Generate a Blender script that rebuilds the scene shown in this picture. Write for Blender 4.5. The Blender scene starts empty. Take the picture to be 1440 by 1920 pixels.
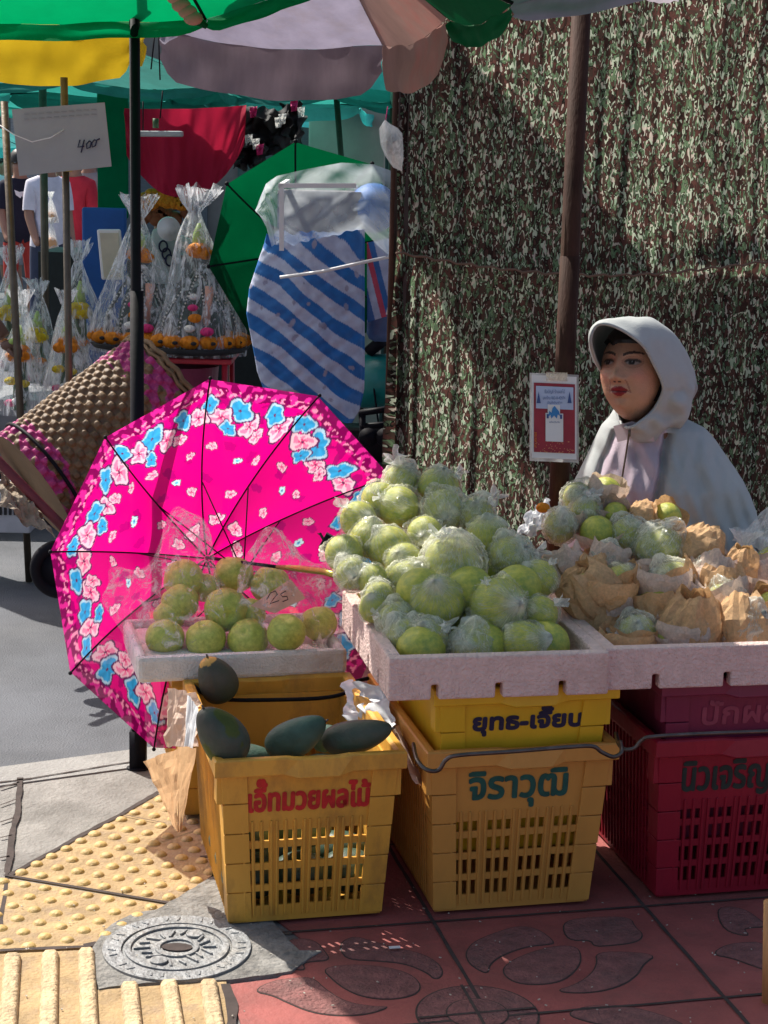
import bpy, math, random
import numpy as np
from mathutils import Vector, Matrix, noise
R=math.radians; PI=math.pi
random.seed(7)
sc=bpy.context.scene; col=sc.collection
# ------------------------------------------------------------ camera
FPX=3300.0; TH=math.atan(656/FPX); ROLL=0.025; H=1.5
Fv=Vector((0,math.cos(TH),-math.sin(TH))); U0=Vector((0,math.sin(TH),math.cos(TH))); R0=Vector((1,0,0))
Rv=R0*math.cos(ROLL)+U0*math.sin(ROLL); Uv=U0*math.cos(ROLL)-R0*math.sin(ROLL)
CAM=Vector((0,0,H))
cd=bpy.data.cameras.new('camera'); cam=bpy.data.objects.new('camera',cd); col.objects.link(cam)
m3=Matrix((Rv,Uv,-Fv)).transposed(); cam.matrix_world=Matrix.Translation(CAM)@m3.to_4x4()
cd.sensor_fit='HORIZONTAL'; cd.sensor_width=36; cd.lens=36*FPX/1440; cd.clip_start=.05; cd.clip_end=500
sc.camera=cam
def ray(x,y): return Fv+Rv*((x-720)/FPX)-Uv*((y-960)/FPX)
def P(x,y,Y): d=ray(x,y); return CAM+d*(Y/d.y)
def G(x,y,z=0.0): d=ray(x,y); return CAM+d*((z-H)/d.z)
def nz(x,y=0,z=0): return noise.noise(Vector((x,y,z)))
# ------------------------------------------------------------ mesh builder
class MB:
    def __init__(s): s.v=[]; s.f=[]; s.m=[]; s.c=None
    def add(s,vs,fs,mi=0):
        n=len(s.v); s.v+= [tuple(p) for p in vs]; s.f+=[tuple(i+n for i in f) for f in fs]; s.m+=[mi]*len(fs); return s
    def box(s,c,d,M=None,mi=0):
        x,y,z=d[0]/2,d[1]/2,d[2]/2
        vs=[Vector((a*x,b*y,e*z)) for e in(-1,1) for b in(-1,1) for a in(-1,1)]
        if M is not None: vs=[M@p for p in vs]
        return s.add([p+Vector(c) for p in vs],[(0,2,3,1),(4,5,7,6),(0,1,5,4),(2,6,7,3),(0,4,6,2),(1,3,7,5)],mi)
    def tube(s,pts,rs,n=10,caps=True,mi=0,flat=1.0):
        pts=[Vector(p) for p in pts]
        if not hasattr(rs,'__len__'): rs=[rs]*len(pts)
        t=(pts[1]-pts[0]).normalized(); a=t.orthogonal().normalized(); vs=[];fs=[]
        for i,p in enumerate(pts):
            if i==0: t=pts[1]-pts[0]
            elif i==len(pts)-1: t=pts[-1]-pts[-2]
            else: t=pts[i+1]-pts[i-1]
            t.normalize(); a=(a-t*a.dot(t)).normalized(); b=t.cross(a)
            for k in range(n):
                q=2*PI*k/n; vs.append(p+(a*math.cos(q)+b*math.sin(q)*flat)*rs[i])
        for i in range(len(pts)-1):
            for k in range(n):
                k2=(k+1)%n; fs.append((i*n+k,i*n+k2,(i+1)*n+k2,(i+1)*n+k))
        if caps: fs+= [tuple(range(n-1,-1,-1)),tuple((len(pts)-1)*n+k for k in range(n))]
        return s.add(vs,fs,mi)
    def grid(s,fn,nu,nv,cu=False,mi=0,cap=False):
        vs=[]; fs=[]; w=nu if cu else nu+1
        for j in range(nv+1):
            for i in range(w): vs.append(fn(i/nu,j/nv))
        for j in range(nv):
            for i in range(nu):
                i2=(i+1)%w; fs.append((j*w+i,j*w+i2,(j+1)*w+i2,(j+1)*w+i))
        if cap and cu: fs+= [tuple(range(w-1,-1,-1)),tuple(nv*w+i for i in range(w))]
        return s.add(vs,fs,mi)
    def sph(s,c,r,nu=24,nv=14,M=None,mi=0):
        if not hasattr(r,'__len__'): r=(r,r,r)
        c=Vector(c)
        def fn(u,v):
            a=2*PI*u;b=PI*(v*.9998+.0001)
            p=Vector((r[0]*math.sin(b)*math.cos(a),r[1]*math.sin(b)*math.sin(a),-r[2]*math.cos(b)))
            return c+(M@p if M is not None else p)
        return s.grid(fn,nu,nv,True,mi)
    def prism(s,poly,z0,z1,mi=0):
        n=len(poly); vs=[(p[0],p[1],z0) for p in poly]+[(p[0],p[1],z1) for p in poly]
        ar=sum(poly[i][0]*poly[(i+1)%n][1]-poly[(i+1)%n][0]*poly[i][1] for i in range(n))
        if ar<0: vs=[(p[0],p[1],z0) for p in poly[::-1]]+[(p[0],p[1],z1) for p in poly[::-1]]
        fs=[tuple(range(n-1,-1,-1)),tuple(range(n,2*n))]+[(i,(i+1)%n,n+(i+1)%n,n+i) for i in range(n)]
        return s.add(vs,fs,mi)
    def build(s,name,mat=None,par=None,smooth=True,world=True,bevel=0,attr=None,thick=0,ang=None):
        vs=s.v
        if par is not None and world:
            M=(par['_m'] if False else mw(par)).inverted(); vs=[M@Vector(p) for p in vs]
        me=bpy.data.meshes.new(name); me.from_pydata([tuple(p) for p in vs],[],s.f)
        mats=mat if isinstance(mat,(list,tuple)) else [mat]
        for q in mats:
            if q: me.materials.append(q)
        me.polygons.foreach_set('material_index',s.m)
        me.polygons.foreach_set('use_smooth',[smooth]*len(s.f))
        if attr is not None:
            a=me.color_attributes.new('Col','FLOAT_COLOR','POINT'); a.data.foreach_set('color',np.asarray(attr,dtype=np.float32).ravel())
        me.update()
        o=bpy.data.objects.new(name,me); col.objects.link(o)
        if par is not None: o.parent=par
        if bevel:
            b=o.modifiers.new('b','BEVEL'); b.width=bevel; b.segments=2; b.limit_method='ANGLE'; b.angle_limit=R(50)
        if thick:
            b=o.modifiers.new('s','SOLIDIFY'); b.thickness=thick; b.offset=0
        if smooth and ang: 
            try: me.set_sharp_from_angle(angle=R(ang))
            except Exception: pass
        return o
def mw(o):
    M=o.matrix_basis.copy(); p=o.parent
    while p: M=p.matrix_basis@M; p=p.parent
    return M
def tag(o,label=None,cat=None,group=None,kind=None):
    if label: o['label']=label
    if cat: o['category']=cat
    if group: o['group']=group
    if kind: o['kind']=kind
    return o
def thing(name,label,cat,loc=(0,0,0),rz=0,group=None):
    o=bpy.data.objects.new(name,None); o.empty_display_size=.05; col.objects.link(o)
    o.location=loc; o.rotation_euler=(0,0,rz); return tag(o,label,cat,group)
def dup(o,label=None,loc=None,rot=None,scale=None,group=None):
    r=o.copy(); col.objects.link(r)
    def kids(a,b):
        for ch in list(a.children):
            c=ch.copy(); col.objects.link(c); c.parent=b; kids(ch,c)
    kids(o,r)
    if label: r['label']=label
    if group: r['group']=group
    if loc is not None: r.location=loc
    if rot is not None: r.rotation_euler=rot
    if scale is not None: r.scale=scale
    return r
# ------------------------------------------------------------ materials
def newmat(name):
    m=bpy.data.materials.new(name); m.use_nodes=True; nt=m.node_tree; nt.nodes.clear()
    out=nt.nodes.new('ShaderNodeOutputMaterial'); return m,nt,out
def N(nt,t,**k):
    n=nt.nodes.new('ShaderNode'+t)
    for a,b in k.items():
        if a.startswith('_'): setattr(n,a[1:],b)
        else:
            key=a.replace('__',' ')
            n.inputs[key].default_value=b
    return n
def c4(c): return (c[0],c[1],c[2],1)
def ramp(nt,fac,stops,const=False):
    r=nt.nodes.new('ShaderNodeValToRGB'); e=r.color_ramp
    if const: e.interpolation='CONSTANT'
    while len(e.elements)<len(stops): e.elements.new(1)
    for i,(p,c) in enumerate(stops): e.elements[i].position=p; e.elements[i].color=c4(c) if len(c)==3 else c
    nt.links.new(fac,r.inputs[0]); return r
def mapping(nt,scale,co='Object'):
    t=nt.nodes.new('ShaderNodeTexCoord'); mp=nt.nodes.new('ShaderNodeMapping'); mp.inputs['Scale'].default_value=scale
    nt.links.new(t.outputs[co],mp.inputs[0]); return mp.outputs[0]
def mixc(nt,f,a,b,mode='MIX'):
    n=nt.nodes.new('ShaderNodeMix'); n.data_type='RGBA'; n.blend_type=mode
    L=nt.links
    for sock,v in((n.inputs[0],f),(n.inputs[6],a),(n.inputs[7],b)):
        if hasattr(v,'is_linked'): L.new(v,sock)
        else: sock.default_value=v if isinstance(v,(int,float)) else c4(v)
    return n.outputs[2]
def mathn(nt,op,a,b=0.0,clamp=False):
    n=nt.nodes.new('ShaderNodeMath'); n.operation=op; n.use_clamp=clamp
    for i,v in enumerate((a,b)):
        if hasattr(v,'is_linked'): nt.links.new(v,n.inputs[i])
        else: n.inputs[i].default_value=v
    return n.outputs[0]
def pbr(name,c,rough=.6,var=.15,scale=8,c2=None,bump=.15,bscale=60,metal=0,trans=0,attr=False,dirt=None,dscale=5,damt=.5,stretch=(1,1,1),spec=.5,sss=0):
    m,nt,out=newmat(name); L=nt.links
    b=N(nt,'BsdfPrincipled',Roughness=rough,Metallic=metal); b.inputs['Specular IOR Level'].default_value=spec
    co=mapping(nt,stretch)
    n1=N(nt,'TexNoise',Scale=scale,Detail=6.0,Roughness=.6); L.new(co,n1.inputs[0])
    if attr:
        a=nt.nodes.new('ShaderNodeVertexColor'); a.layer_name='Col'; base=a.outputs[0]
        lo=mixc(nt,1.0,base,(1-var,1-var,1-var),'MULTIPLY'); hi=base
    else:
        hi=tuple(min(1,x*(1+var)) for x in c) if c2 is None else c2; lo=tuple(x*(1-var) for x in c)
    r=ramp(nt,n1.outputs[0],[(.3,(0,0,0)),(.7,(1,1,1))])
    cc=mixc(nt,r.outputs[0],lo,hi)
    if dirt is not None:
        n3=N(nt,'TexNoise',Scale=dscale,Detail=8.0,Roughness=.7); L.new(co,n3.inputs[0])
        r3=ramp(nt,n3.outputs[0],[(.48,(0,0,0)),(.72,(damt,damt,damt))])
        cc=mixc(nt,r3.outputs[0],cc,dirt)
    L.new(cc,b.inputs['Base Color'])
    if sss: b.inputs['Subsurface Weight'].default_value=sss; b.inputs['Subsurface Radius'].default_value=(.01,.004,.002)
    if bump:
        n2=N(nt,'TexNoise',Scale=bscale,Detail=5.0); L.new(co,n2.inputs[0])
        bp=N(nt,'Bump',Strength=bump,Distance=.01); L.new(n2.outputs[0],bp.inputs['Height']); L.new(bp.outputs[0],b.inputs['Normal'])
    if trans:
        t=N(nt,'BsdfTranslucent'); L.new(cc,t.inputs[0]); mx=nt.nodes.new('ShaderNodeMixShader'); mx.inputs[0].default_value=trans
        L.new(b.outputs[0],mx.inputs[1]); L.new(t.outputs[0],mx.inputs[2]); L.new(mx.outputs[0],out.inputs[0])
    else: L.new(b.outputs[0],out.inputs[0])
    return m
def film(name,c=(.9,.92,.92),amin=.1,amax=.7,scale=12,attr=False,rough=.18,trans=.45,stretch=(1,1,1),lo=.45,hi=.75,edge=.5,bst=.5):
    m,nt,out=newmat(name); L=nt.links
    co=mapping(nt,stretch)
    n1=N(nt,'TexNoise',Scale=scale,Detail=4.0,Roughness=.65,Distortion=1.5); L.new(co,n1.inputs[0])
    r=ramp(nt,n1.outputs[0],[(lo,(amin,)*3),(hi,(amax,)*3)])
    lw=N(nt,'LayerWeight',Blend=.35)
    fac=mathn(nt,'ADD',r.outputs[0],mathn(nt,'MULTIPLY',lw.outputs[1],edge),True)
    if attr:
        a=nt.nodes.new('ShaderNodeVertexColor'); a.layer_name='Col'
        fac=mathn(nt,'MULTIPLY',fac,1.0); sep=nt.nodes.new('ShaderNodeSeparateColor'); L.new(a.outputs[0],sep.inputs[0])
        fac=mathn(nt,'ADD',mathn(nt,'MULTIPLY',fac,.5),sep.outputs[0],True)
    b=N(nt,'BsdfPrincipled',Roughness=rough); b.inputs['Base Color'].default_value=c4(c); b.inputs['Specular IOR Level'].default_value=.8
    bp=N(nt,'Bump',Strength=bst,Distance=.01); L.new(n1.outputs[0],bp.inputs['Height']); L.new(bp.outputs[0],b.inputs['Normal'])
    t=N(nt,'BsdfTranslucent'); t.inputs[0].default_value=c4(c)
    m1=nt.nodes.new('ShaderNodeMixShader'); m1.inputs[0].default_value=trans; L.new(b.outputs[0],m1.inputs[1]); L.new(t.outputs[0],m1.inputs[2])
    tr=N(nt,'BsdfTransparent'); m2=nt.nodes.new('ShaderNodeMixShader'); L.new(fac,m2.inputs[0]); L.new(tr.outputs[0],m2.inputs[1]); L.new(m1.outputs[0],m2.inputs[2])
    L.new(m2.outputs[0],out.inputs[0]); return m
def streakfilm(name,c):
    m,nt,out=newmat(name); L=nt.links; a=nt.nodes.new('ShaderNodeVertexColor'); a.layer_name='Col'
    sep=nt.nodes.new('ShaderNodeSeparateColor'); L.new(a.outputs[0],sep.inputs[0])
    def lines(k,kz,w,off):
        cb=nt.nodes.new('ShaderNodeCombineXYZ'); L.new(mathn(nt,'MULTIPLY',sep.outputs[1],k),cb.inputs[0]); L.new(mathn(nt,'MULTIPLY',sep.outputs[2],k),cb.inputs[1]); L.new(mathn(nt,'MULTIPLY_ADD' if False else 'MULTIPLY',a.outputs[1],kz),cb.inputs[2])
        n=N(nt,'TexNoise',Scale=1.0,Detail=2.0,Roughness=.6,Distortion=.4); L.new(cb.outputs[0],n.inputs[0])
        return ramp(nt,n.outputs[0],[(.5-w+off,(0,0,0)),(.5+off,(1,1,1)),(.5+w+off,(0,0,0))]).outputs[0]
    l=mathn(nt,'MAXIMUM',lines(16,3,.022,0),mathn(nt,'MULTIPLY',lines(34,6,.04,.03),.55))
    fac=mathn(nt,'ADD',mathn(nt,'MULTIPLY',l,.5),sep.outputs[0],True); lw=N(nt,'LayerWeight',Blend=.3); fac=mathn(nt,'ADD',fac,mathn(nt,'MULTIPLY',lw.outputs[1],.13),True)
    b=N(nt,'BsdfPrincipled',Roughness=.11); b.inputs['Base Color'].default_value=c4(c); b.inputs['Specular IOR Level'].default_value=.9
    bp=N(nt,'Bump',Strength=.6,Distance=.006); L.new(l,bp.inputs['Height']); L.new(bp.outputs[0],b.inputs['Normal'])
    t=N(nt,'BsdfTranslucent'); t.inputs[0].default_value=c4(c); m1=nt.nodes.new('ShaderNodeMixShader'); m1.inputs[0].default_value=.35; L.new(b.outputs[0],m1.inputs[1]); L.new(t.outputs[0],m1.inputs[2])
    tr=N(nt,'BsdfTransparent'); m2=nt.nodes.new('ShaderNodeMixShader'); L.new(fac,m2.inputs[0]); L.new(tr.outputs[0],m2.inputs[1]); L.new(m1.outputs[0],m2.inputs[2]); L.new(m2.outputs[0],out.inputs[0]); return m
def cloth(name,c,trans=.5,var=.2,**k):
    k.setdefault('scale',5); k.setdefault('bump',.2); k.setdefault('bscale',25)
    return pbr(name,c,rough=.85,var=var,trans=trans,spec=.2,**k)
# ------------------------------------------------------------ light
w=bpy.data.worlds.new('World'); sc.world=w; w.use_nodes=True; nt=w.node_tree
sky=nt.nodes.new('ShaderNodeTexSky'); sky.sky_type='NISHITA'; sky.sun_disc=False
EL,AZ=51,45
sky.air_density=1.0; sky.dust_density=4.0; sky.ozone_density=.7; sky.sun_elevation=R(EL); sky.sun_rotation=R(-AZ)
nt.nodes['Background'].inputs[1].default_value=.115; nt.links.new(sky.outputs[0],nt.nodes['Background'].inputs[0])
sd=bpy.data.lights.new('sun','SUN'); sd.energy=5; sd.angle=R(.5); sd.color=(1,.95,.86)
so=bpy.data.objects.new('sun',sd); col.objects.link(so)
sdir=Vector((-math.sin(R(AZ))*math.cos(R(EL)),math.cos(R(AZ))*math.cos(R(EL)),math.sin(R(EL))))
so.rotation_euler=sdir.to_track_quat('Z','Y').to_euler(); so.location=(-3,6,8)
vs=sc.view_settings; vs.view_transform='Standard'; vs.look='None'; vs.exposure=.55; vs.gamma=1
sc.cycles.transparent_max_bounces=24; sc.cycles.max_bounces=8
# ------------------------------------------------------------ shared materials
M={}
M['concrete']=pbr('concrete',(.235,.22,.205),.9,.25,6,bump=.6,bscale=90,dirt=(.11,.10,.09),dscale=5,damt=.8)
M['patch']=pbr('rough_mortar',(.21,.20,.185),.95,.35,25,bump=1,bscale=70,dirt=(.09,.085,.08),dscale=18)
M['asphalt']=pbr('asphalt',(.10,.105,.12),.85,.3,2.2,bump=.6,bscale=160,dirt=(.17,.17,.18),dscale=1.3,damt=.5)
M['joint']=pbr('joint',(.05,.036,.032),.95,.3,30)
M['yellow_tile']=pbr('tactile_yellow',(.37,.25,.12),.8,.3,14,bump=.5,bscale=120,dirt=(.24,.17,.12),dscale=9,damt=.9)
M['bump_tile']=pbr('tactile_bump',(.50,.33,.11),.6,.25,20,bump=.25,bscale=150,dirt=(.42,.32,.2),dscale=30,damt=.5)
M['bar_tile']=pbr('tactile_bar',(.56,.40,.23),.8,.25,25,bump=.8,bscale=110,dirt=(.25,.2,.13),dscale=35,damt=.8)
M['red_tile']=pbr('red_tile',(.29,.075,.065),.75,.25,7,bump=.3,bscale=120,dirt=(.12,.06,.05),dscale=5,damt=.6)
M['grey_inlay']=pbr('grey_inlay',(.215,.085,.078),.9,.3,40,bump=.8,bscale=140,dirt=(.1,.07,.065),dscale=9,damt=.6)
M['iron']=pbr('cast_iron',(.22,.225,.23),.6,.3,20,bump=.6,bscale=90,metal=.3,dirt=(.33,.31,.28),dscale=14,damt=.8)
M['black']=pbr('black_paint',(.006,.005,.009),.6,.2,20,bump=.05,spec=.15)
M['dark']=pbr('dark_stuff',(.02,.02,.022),.8,.5,6)
M['steel']=pbr('galvanised_steel',(.13,.105,.08),.45,.2,20,metal=.7)
M['rust']=pbr('rusty_brown_pipe',(.045,.019,.013),.7,.4,9,bump=.2,dirt=(.08,.045,.025),dscale=6,metal=0,stretch=(4,4,1),spec=.12)
M['wire']=pbr('steel_wire',(.12,.10,.09),.35,.3,40,metal=.8)
M['foam']=pbr('foam_polystyrene',(.78,.75,.73),.85,.06,60,bump=.6,bscale=190,dirt=(.42,.31,.26),dscale=9,damt=.55)
M['paper']=pbr('brown_paper',(.66,.40,.20),.8,.18,9,bump=.3,bscale=30,trans=.25)
M['paper2']=pbr('pale_paper',(.68,.52,.42),.8,.18,9,bump=.3,bscale=30,trans=.25)
M['white_cloth']=pbr('white_cloth',(.75,.77,.8),.85,.08,9,trans=.2)
M['white']=pbr('white_plastic',(.8,.8,.8),.4,.05,10)
M['film']=streakfilm('cling_film',(.96,.95,.84)); M['crinkle']=film('crinkled_bag',c=(.94,.94,.9),amin=.06,amax=.72,scale=3.2,lo=.44,hi=.64,edge=.15,rough=.1,trans=.3,bst=.3)
M['tail']=film('film_tail',amin=.45,amax=.9,scale=25,c=(.9,.92,.9),edge=.1)
M['clear']=film('clear_bag',amin=.03,amax=.75,scale=24,lo=.52,hi=.70,edge=.18,rough=.05,trans=.3)
M['clearbg']=film('clear_wrap',c=(.88,.9,.95),amin=.07,amax=.9,scale=9,lo=.47,hi=.66,edge=.35,rough=.08,trans=.4,stretch=(3,3,.8))
M['sheet']=film('plastic_sheet',c=(.75,.83,.9),amin=.16,amax=.4,scale=3,lo=.35,hi=.7,edge=.6,rough=.65,bst=0)
M['pomelo']=pbr('pomelo_skin',(.38,.44,.06),.4,.2,5,c2=(.60,.55,.08),bump=.25,bscale=150,dirt=(.16,.27,.07),dscale=3,damt=.8,sss=.05)
M['guava']=pbr('guava_skin',(.50,.60,.10),.34,.2,4,c2=(.68,.72,.16),bump=.35,bscale=45,dirt=(.18,.26,.05),dscale=6,damt=.5,sss=.06)
M['orange']=pbr('marigold_petals',(.95,.28,.01),.7,.3,60,bump=1,bscale=90,trans=.2)
M['yellowf']=pbr('yellow_petals',(.9,.62,.02),.7,.3,60,bump=1,bscale=90,trans=.2)
M['pinkf']=pbr('pink_petals',(.7,.03,.2),.7,.3,60,bump=1,bscale=90)
M['whitef']=pbr('white_petals',(.8,.8,.75),.7,.2,60,bump=1,bscale=90)
M['leaf']=pbr('leaf',(.03,.09,.03),.5,.4,20)
M['lime']=pbr('lime_leaf',(.35,.5,.12),.5,.3,20)
M['skin']=pbr('skin',(.34,.17,.11),.5,.1,20,bump=.1)
M['red']=pbr('red_plastic',(.5,.03,.05),.4,.15,10)
M['gold']=pbr('gold_tube',(.45,.35,.08),.25,.15,12,metal=.8)
# ------------------------------------------------------------ ground (structure)
def sheet(name,poly,z0,z1,mat,par=None,bevel=0,kind='structure'):
    b=MB(); b.prism(poly,z0,z1); o=b.build(name,mat,par,smooth=False,bevel=bevel)
    if par is None: tag(o,kind=kind)
    return o
g=MB(); g.grid(lambda u,v:((u-.5)*240,(v-.05)*200,-.125),2,2); tag(g.build('road',M['asphalt'],smooth=False),kind='structure')
def gx(pts): return [tuple(G(*p))[:2] for p in pts]
k0=G(-40,1446); k1=G(252,1407); kd=(k1-k0).normalized()
kL=k0-kd*6; kR=k1+kd*9
sheet('pavement',[(kL.x,kL.y),(kR.x,kR.y),(kR.x+3,-1.5),(kL.x-3,-1.5)],-.13,0,M['concrete'])
# kerb strip
kn=Vector((kd.y,-kd.x,0))
sheet('kerb',[(kL.x,kL.y),(kR.x,kR.y),(kR.x+kn.x*.13,kR.y+kn.y*.13),(kL.x+kn.x*.13,kL.y+kn.y*.13)],-.12,.004,pbr('kerb_concrete',(.27,.26,.25),.9,.15,8,bump=.5,bscale=100,dirt=(.2,.19,.18),dscale=6))
jl=MB()
def strip(b,a,c,w,z,wob=.25):
    a=Vector((a[0],a[1],0)); c=Vector((c[0],c[1],0)); d=(c-a); n=Vector((-d.y,d.x,0)).normalized(); k=max(2,int(d.length/.02)); vs=[];fs=[]
    for i in range(k+1):
        p=a+d*i/k; ww=w*(1+wob*2*nz(p.x*31,p.y*31,3)); o=n*w*wob*nz(p.x*9,p.y*9,7)*2
        vs+=[p+n*ww/2+o+Vector((0,0,z)),p-n*ww/2+o+Vector((0,0,z))]
        if i: fs.append((2*i-2,2*i-1,2*i+1,2*i))
    b.add(vs,fs)
for a,c,wd in [((-30,1474),(60,1463),.008),((60,1463),(260,1430),.006),((40,1462),(14,1640),.013),((14,1640),(2,1745),.008),
               ((14,1647),(300,1489),.013),((0,1482),(36,1470),.006),((0,1514),(30,1503),.005),((0,1546),(26,1538),.006),((0,1575),(22,1570),.005),((0,1613),(18,1610),.007)]:
    strip(jl,G(*a),G(*c),wd,.006)
tag(jl.build('pavement_joint',M['joint'],smooth=False),kind='structure')
# tactile tiles: dots
def lerp(a,b,t): return a+(b-a)*t
zb=.004
poly=gx([(13,1645),(300,1492),(420,1520),(430,1620),(326,1698)]); sheet('tactile_paving',poly,-.05,zb,M['yellow_tile'])
poly=gx([(8,1650),(322,1702),(290,1718),(200,1782),(190,1779),(-90,1795),(-40,1650)]); sheet('tactile_paving',poly,-.05,zb+.001,M['yellow_tile'])
jj=MB(); strip(jj,G(8,1647),G(326,1701),.009,.0085,.15); strip(jj,G(326,1701),G(396,1655),.007,.0085); strip(jj,G(-30,1790),G(158,1782),.010,.0085); strip(jj,G(158,1781),G(182,1776),.018,.0085); strip(jj,G(225,1532),G(310,1550),.003,.0085)
tag(jj.build('tile_joint',M['joint'],smooth=False),kind='structure')
a0=G(41,1640); ea=(G(316,1687)-a0)/7; eb=(G(277,1515.5)-a0)/9
def bumps(name,o,i0,i1,j0,j1,ok):
    b=MB()
    for i in range(i0,i1):
        for j in range(j0,j1):
            p=o+ea*i+eb*j
            if not ok(p): continue
            p=p+Vector((random.uniform(-.001,.001),random.uniform(-.001,.001),0)); rr=.0145*random.uniform(.93,1.05)
            def fn(u,v,p=p,rr=rr):
                a=2*PI*u; t=v; hgt=.0075*(1-t*t)**.6 if t<1 else 0
                return (p.x+rr*t*math.cos(a),p.y+rr*t*math.sin(a),zb+.0005+hgt)
            b.grid(lambda u,v:fn(u,1-v),14,5,True)
    tag(b.build(name,M['bump_tile']),kind='structure')
def inpoly(p,poly):
    c=False;n=len(poly);x,y=p[0],p[1]
    for i in range(n):
        x1,y1=poly[i];x2,y2=poly[(i+1)%n]
        if (y1>y)!=(y2>y) and x<(x2-x1)*(y-y1)/(y2-y1)+x1: c=not c
    return c
pa=gx([(22,1643),(300,1496),(415,1525),(425,1615),(326,1694)]); pb=gx([(0,1654),(306,1702),(190,1764),(188,1774),(-90,1788),(-60,1650)])
bumps('tactile_bump',a0,-2,14,0,12,lambda p:inpoly(p,pa))
b0=G(45,1664); bumps('tactile_bump',b0,-6,9,-9,2,lambda p:inpoly(p,pb))
# bars
s=.389
poly=gx([(-60,1797),(170,1786),(178,1862),(372,1848),(424,1846),(446,1985),(-60,1985)]); sheet('tactile_paving',poly,-.05,zb+.002,M['yellow_tile'])
bb=MB()
for (x0,y0,x1,y1) in [(62,1075,40,1389),(243,1062,235,1389),(415,1050,430,1389),(623,1215,640,1389),(812,1205,840,1389),(1003,1203,1033,1389),(-120,1085,-155,1389)]:
    A=G(x0*s,y0*s+1380); B=G(x1*s,y1*s+1380); B=A+(B-A)*1.8; d=(B-A).normalized(); n=Vector((-d.y,d.x,0)); L=(B-A).length
    def fn(u,v,A=A,d=d,n=n,L=L):
        t=(v*L); e=min(1,min(t,L-t)/.012+.02); e=e**.5; q=PI*u; w_=.0165*e
        return A+d*t+n*(w_*math.cos(q)*(1.0))+Vector((0,0,zb+.001+.015*e*min(1,1.25*math.sin(q))))
    bb.grid(lambda u,v:fn(1-u,v),10,60)
tag(bb.build('tactile_bar',M['bar_tile']),kind='structure')
# mortar patch + manhole
patch=[(172,1787),(183,1768),(207,1742),(249,1720),(296,1712),(320,1698),(397,1652),(430,1650),(560,1790),(600,1790),(545,1830),(432,1845),(373,1847),(300,1850),(230,1855),(187,1862),(178,1840)]
def wobpoly(pts,amp=.006):
    out=[]; q=[G(*p) for p in pts]
    for i in range(len(q)):
        a,b_=q[i],q[(i+1)%len(q)]
        k=max(1,int((b_-a).length/.02))
        for j in range(k):
            p=a+(b_-a)*j/k; out.append((p.x+amp*nz(p.x*40,p.y*40,1),p.y+amp*nz(p.x*40,p.y*40,5)))
    return out
sheet('mortar_patch',wobpoly(patch),-.04,.009,M['patch'])
mc=G(332,1776,.012); mh=thing('manhole_cover','round grey cast iron manhole cover set in rough mortar','manhole cover',mc)
def ring(b,c,r0,r1,z0,z1,n=56,mi=0):
    prof=[(r0,z0),(r0,z1),(r1,z1),(r1,z0)]
    b.grid(lambda u,v:(c.x+prof[round(v*3)][0]*math.cos(-2*PI*u),c.y+prof[round(v*3)][0]*math.sin(-2*PI*u),c.z+prof[round(v*3)][1]),n,3,True,mi)
b=MB(); ring(b,mc,.106,.142,-.006,.002); ring(b,mc,.001,.104,-.02,-.002)
for k in range(34):
    if k%3==2: continue
    a=2*PI*k/34; rr=.124; b.box((mc.x+rr*math.cos(a),mc.y+rr*math.sin(a),mc.z+.002),(.004,.016,.004),Matrix.Rotation(a+PI/2+random.uniform(-.5,.5),3,'Z'))
b.build('frame_ring',M['iron'],mh,smooth=False,bevel=.001)
b=MB(); ring(b,mc,.088,.1,-.004,.0025); ring(b,mc,.032,.042,-.004,.002)
for k in range(18):
    a=2*PI*k/18+.1; 
    if k in(3,12): b.tube([(mc.x+.066*math.cos(a),mc.y+.066*math.sin(a),mc.z-.002),(mc.x+.066*math.cos(a),mc.y+.066*math.sin(a),mc.z+.003)],.017,16); continue
    rr=.062+.006*math.sin(k*5); b.box((mc.x+rr*math.cos(a),mc.y+rr*math.sin(a),mc.z),(.026+.006*math.sin(k*3),.0045,.005),Matrix.Rotation(a+.5*math.sin(k*7.3),3,'Z'))
lido=b.build('lid',M['iron'],mh,smooth=False,bevel=.001)
b=MB(); b.prism([(mc.x+.03*math.cos(a)*(1 if True else 1),mc.y+.017*math.sin(a)) for a in [2*PI*k/12 for k in range(12)]],mc.z-.004,mc.z+.0012); b.build('key_hole',M['joint'],lido,smooth=False)
# red tiles with flower inlays
rp=gx([(428,1848),(545,1832),(600,1795),(600,1600),(1900,1500),(2300,1985),(446,1985)])
rt=[G(428,1848),G(545,1832),G(560,1780)]
uT=(G(1440,1682)-G(806,1732)); uT=Vector((math.cos(R(13)),math.sin(R(13)),0)); vT=Vector((-uT.y,uT.x,0)); O0=G(812,1733); TS=.45; TD=.41
sheet('red_paving',[tuple(G(428,1850))[:2],tuple(G(520,1838))[:2],tuple(G(600,1790))[:2],tuple(G(430,1660))[:2],tuple((O0+uT*-1.0*TS+vT*2.2))[:2],tuple((O0+uT*6+vT*1.6))[:2],tuple((O0+uT*6-vT*2.5))[:2],tuple((O0-uT*.42-vT*2.5))[:2]],-.05,.004,M['red_tile'])
jj=MB()
for k in range(0,9):
    a=O0+uT*TS*k; strip(jj,a+vT*1.2,a-vT*2.2,.008,.0062,.15)
for k in range(-4,4):
    a=O0+vT*TD*k; strip(jj,a-uT*(.42 if k!=0 else .62),a+uT*4,.007,.0064,.15)
strip(jj,G(428,1850),G(447,1985),.02,.0062)
tag(jj.build('tile_joint',M['joint'],smooth=False),kind='structure')
Z=.7083
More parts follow.
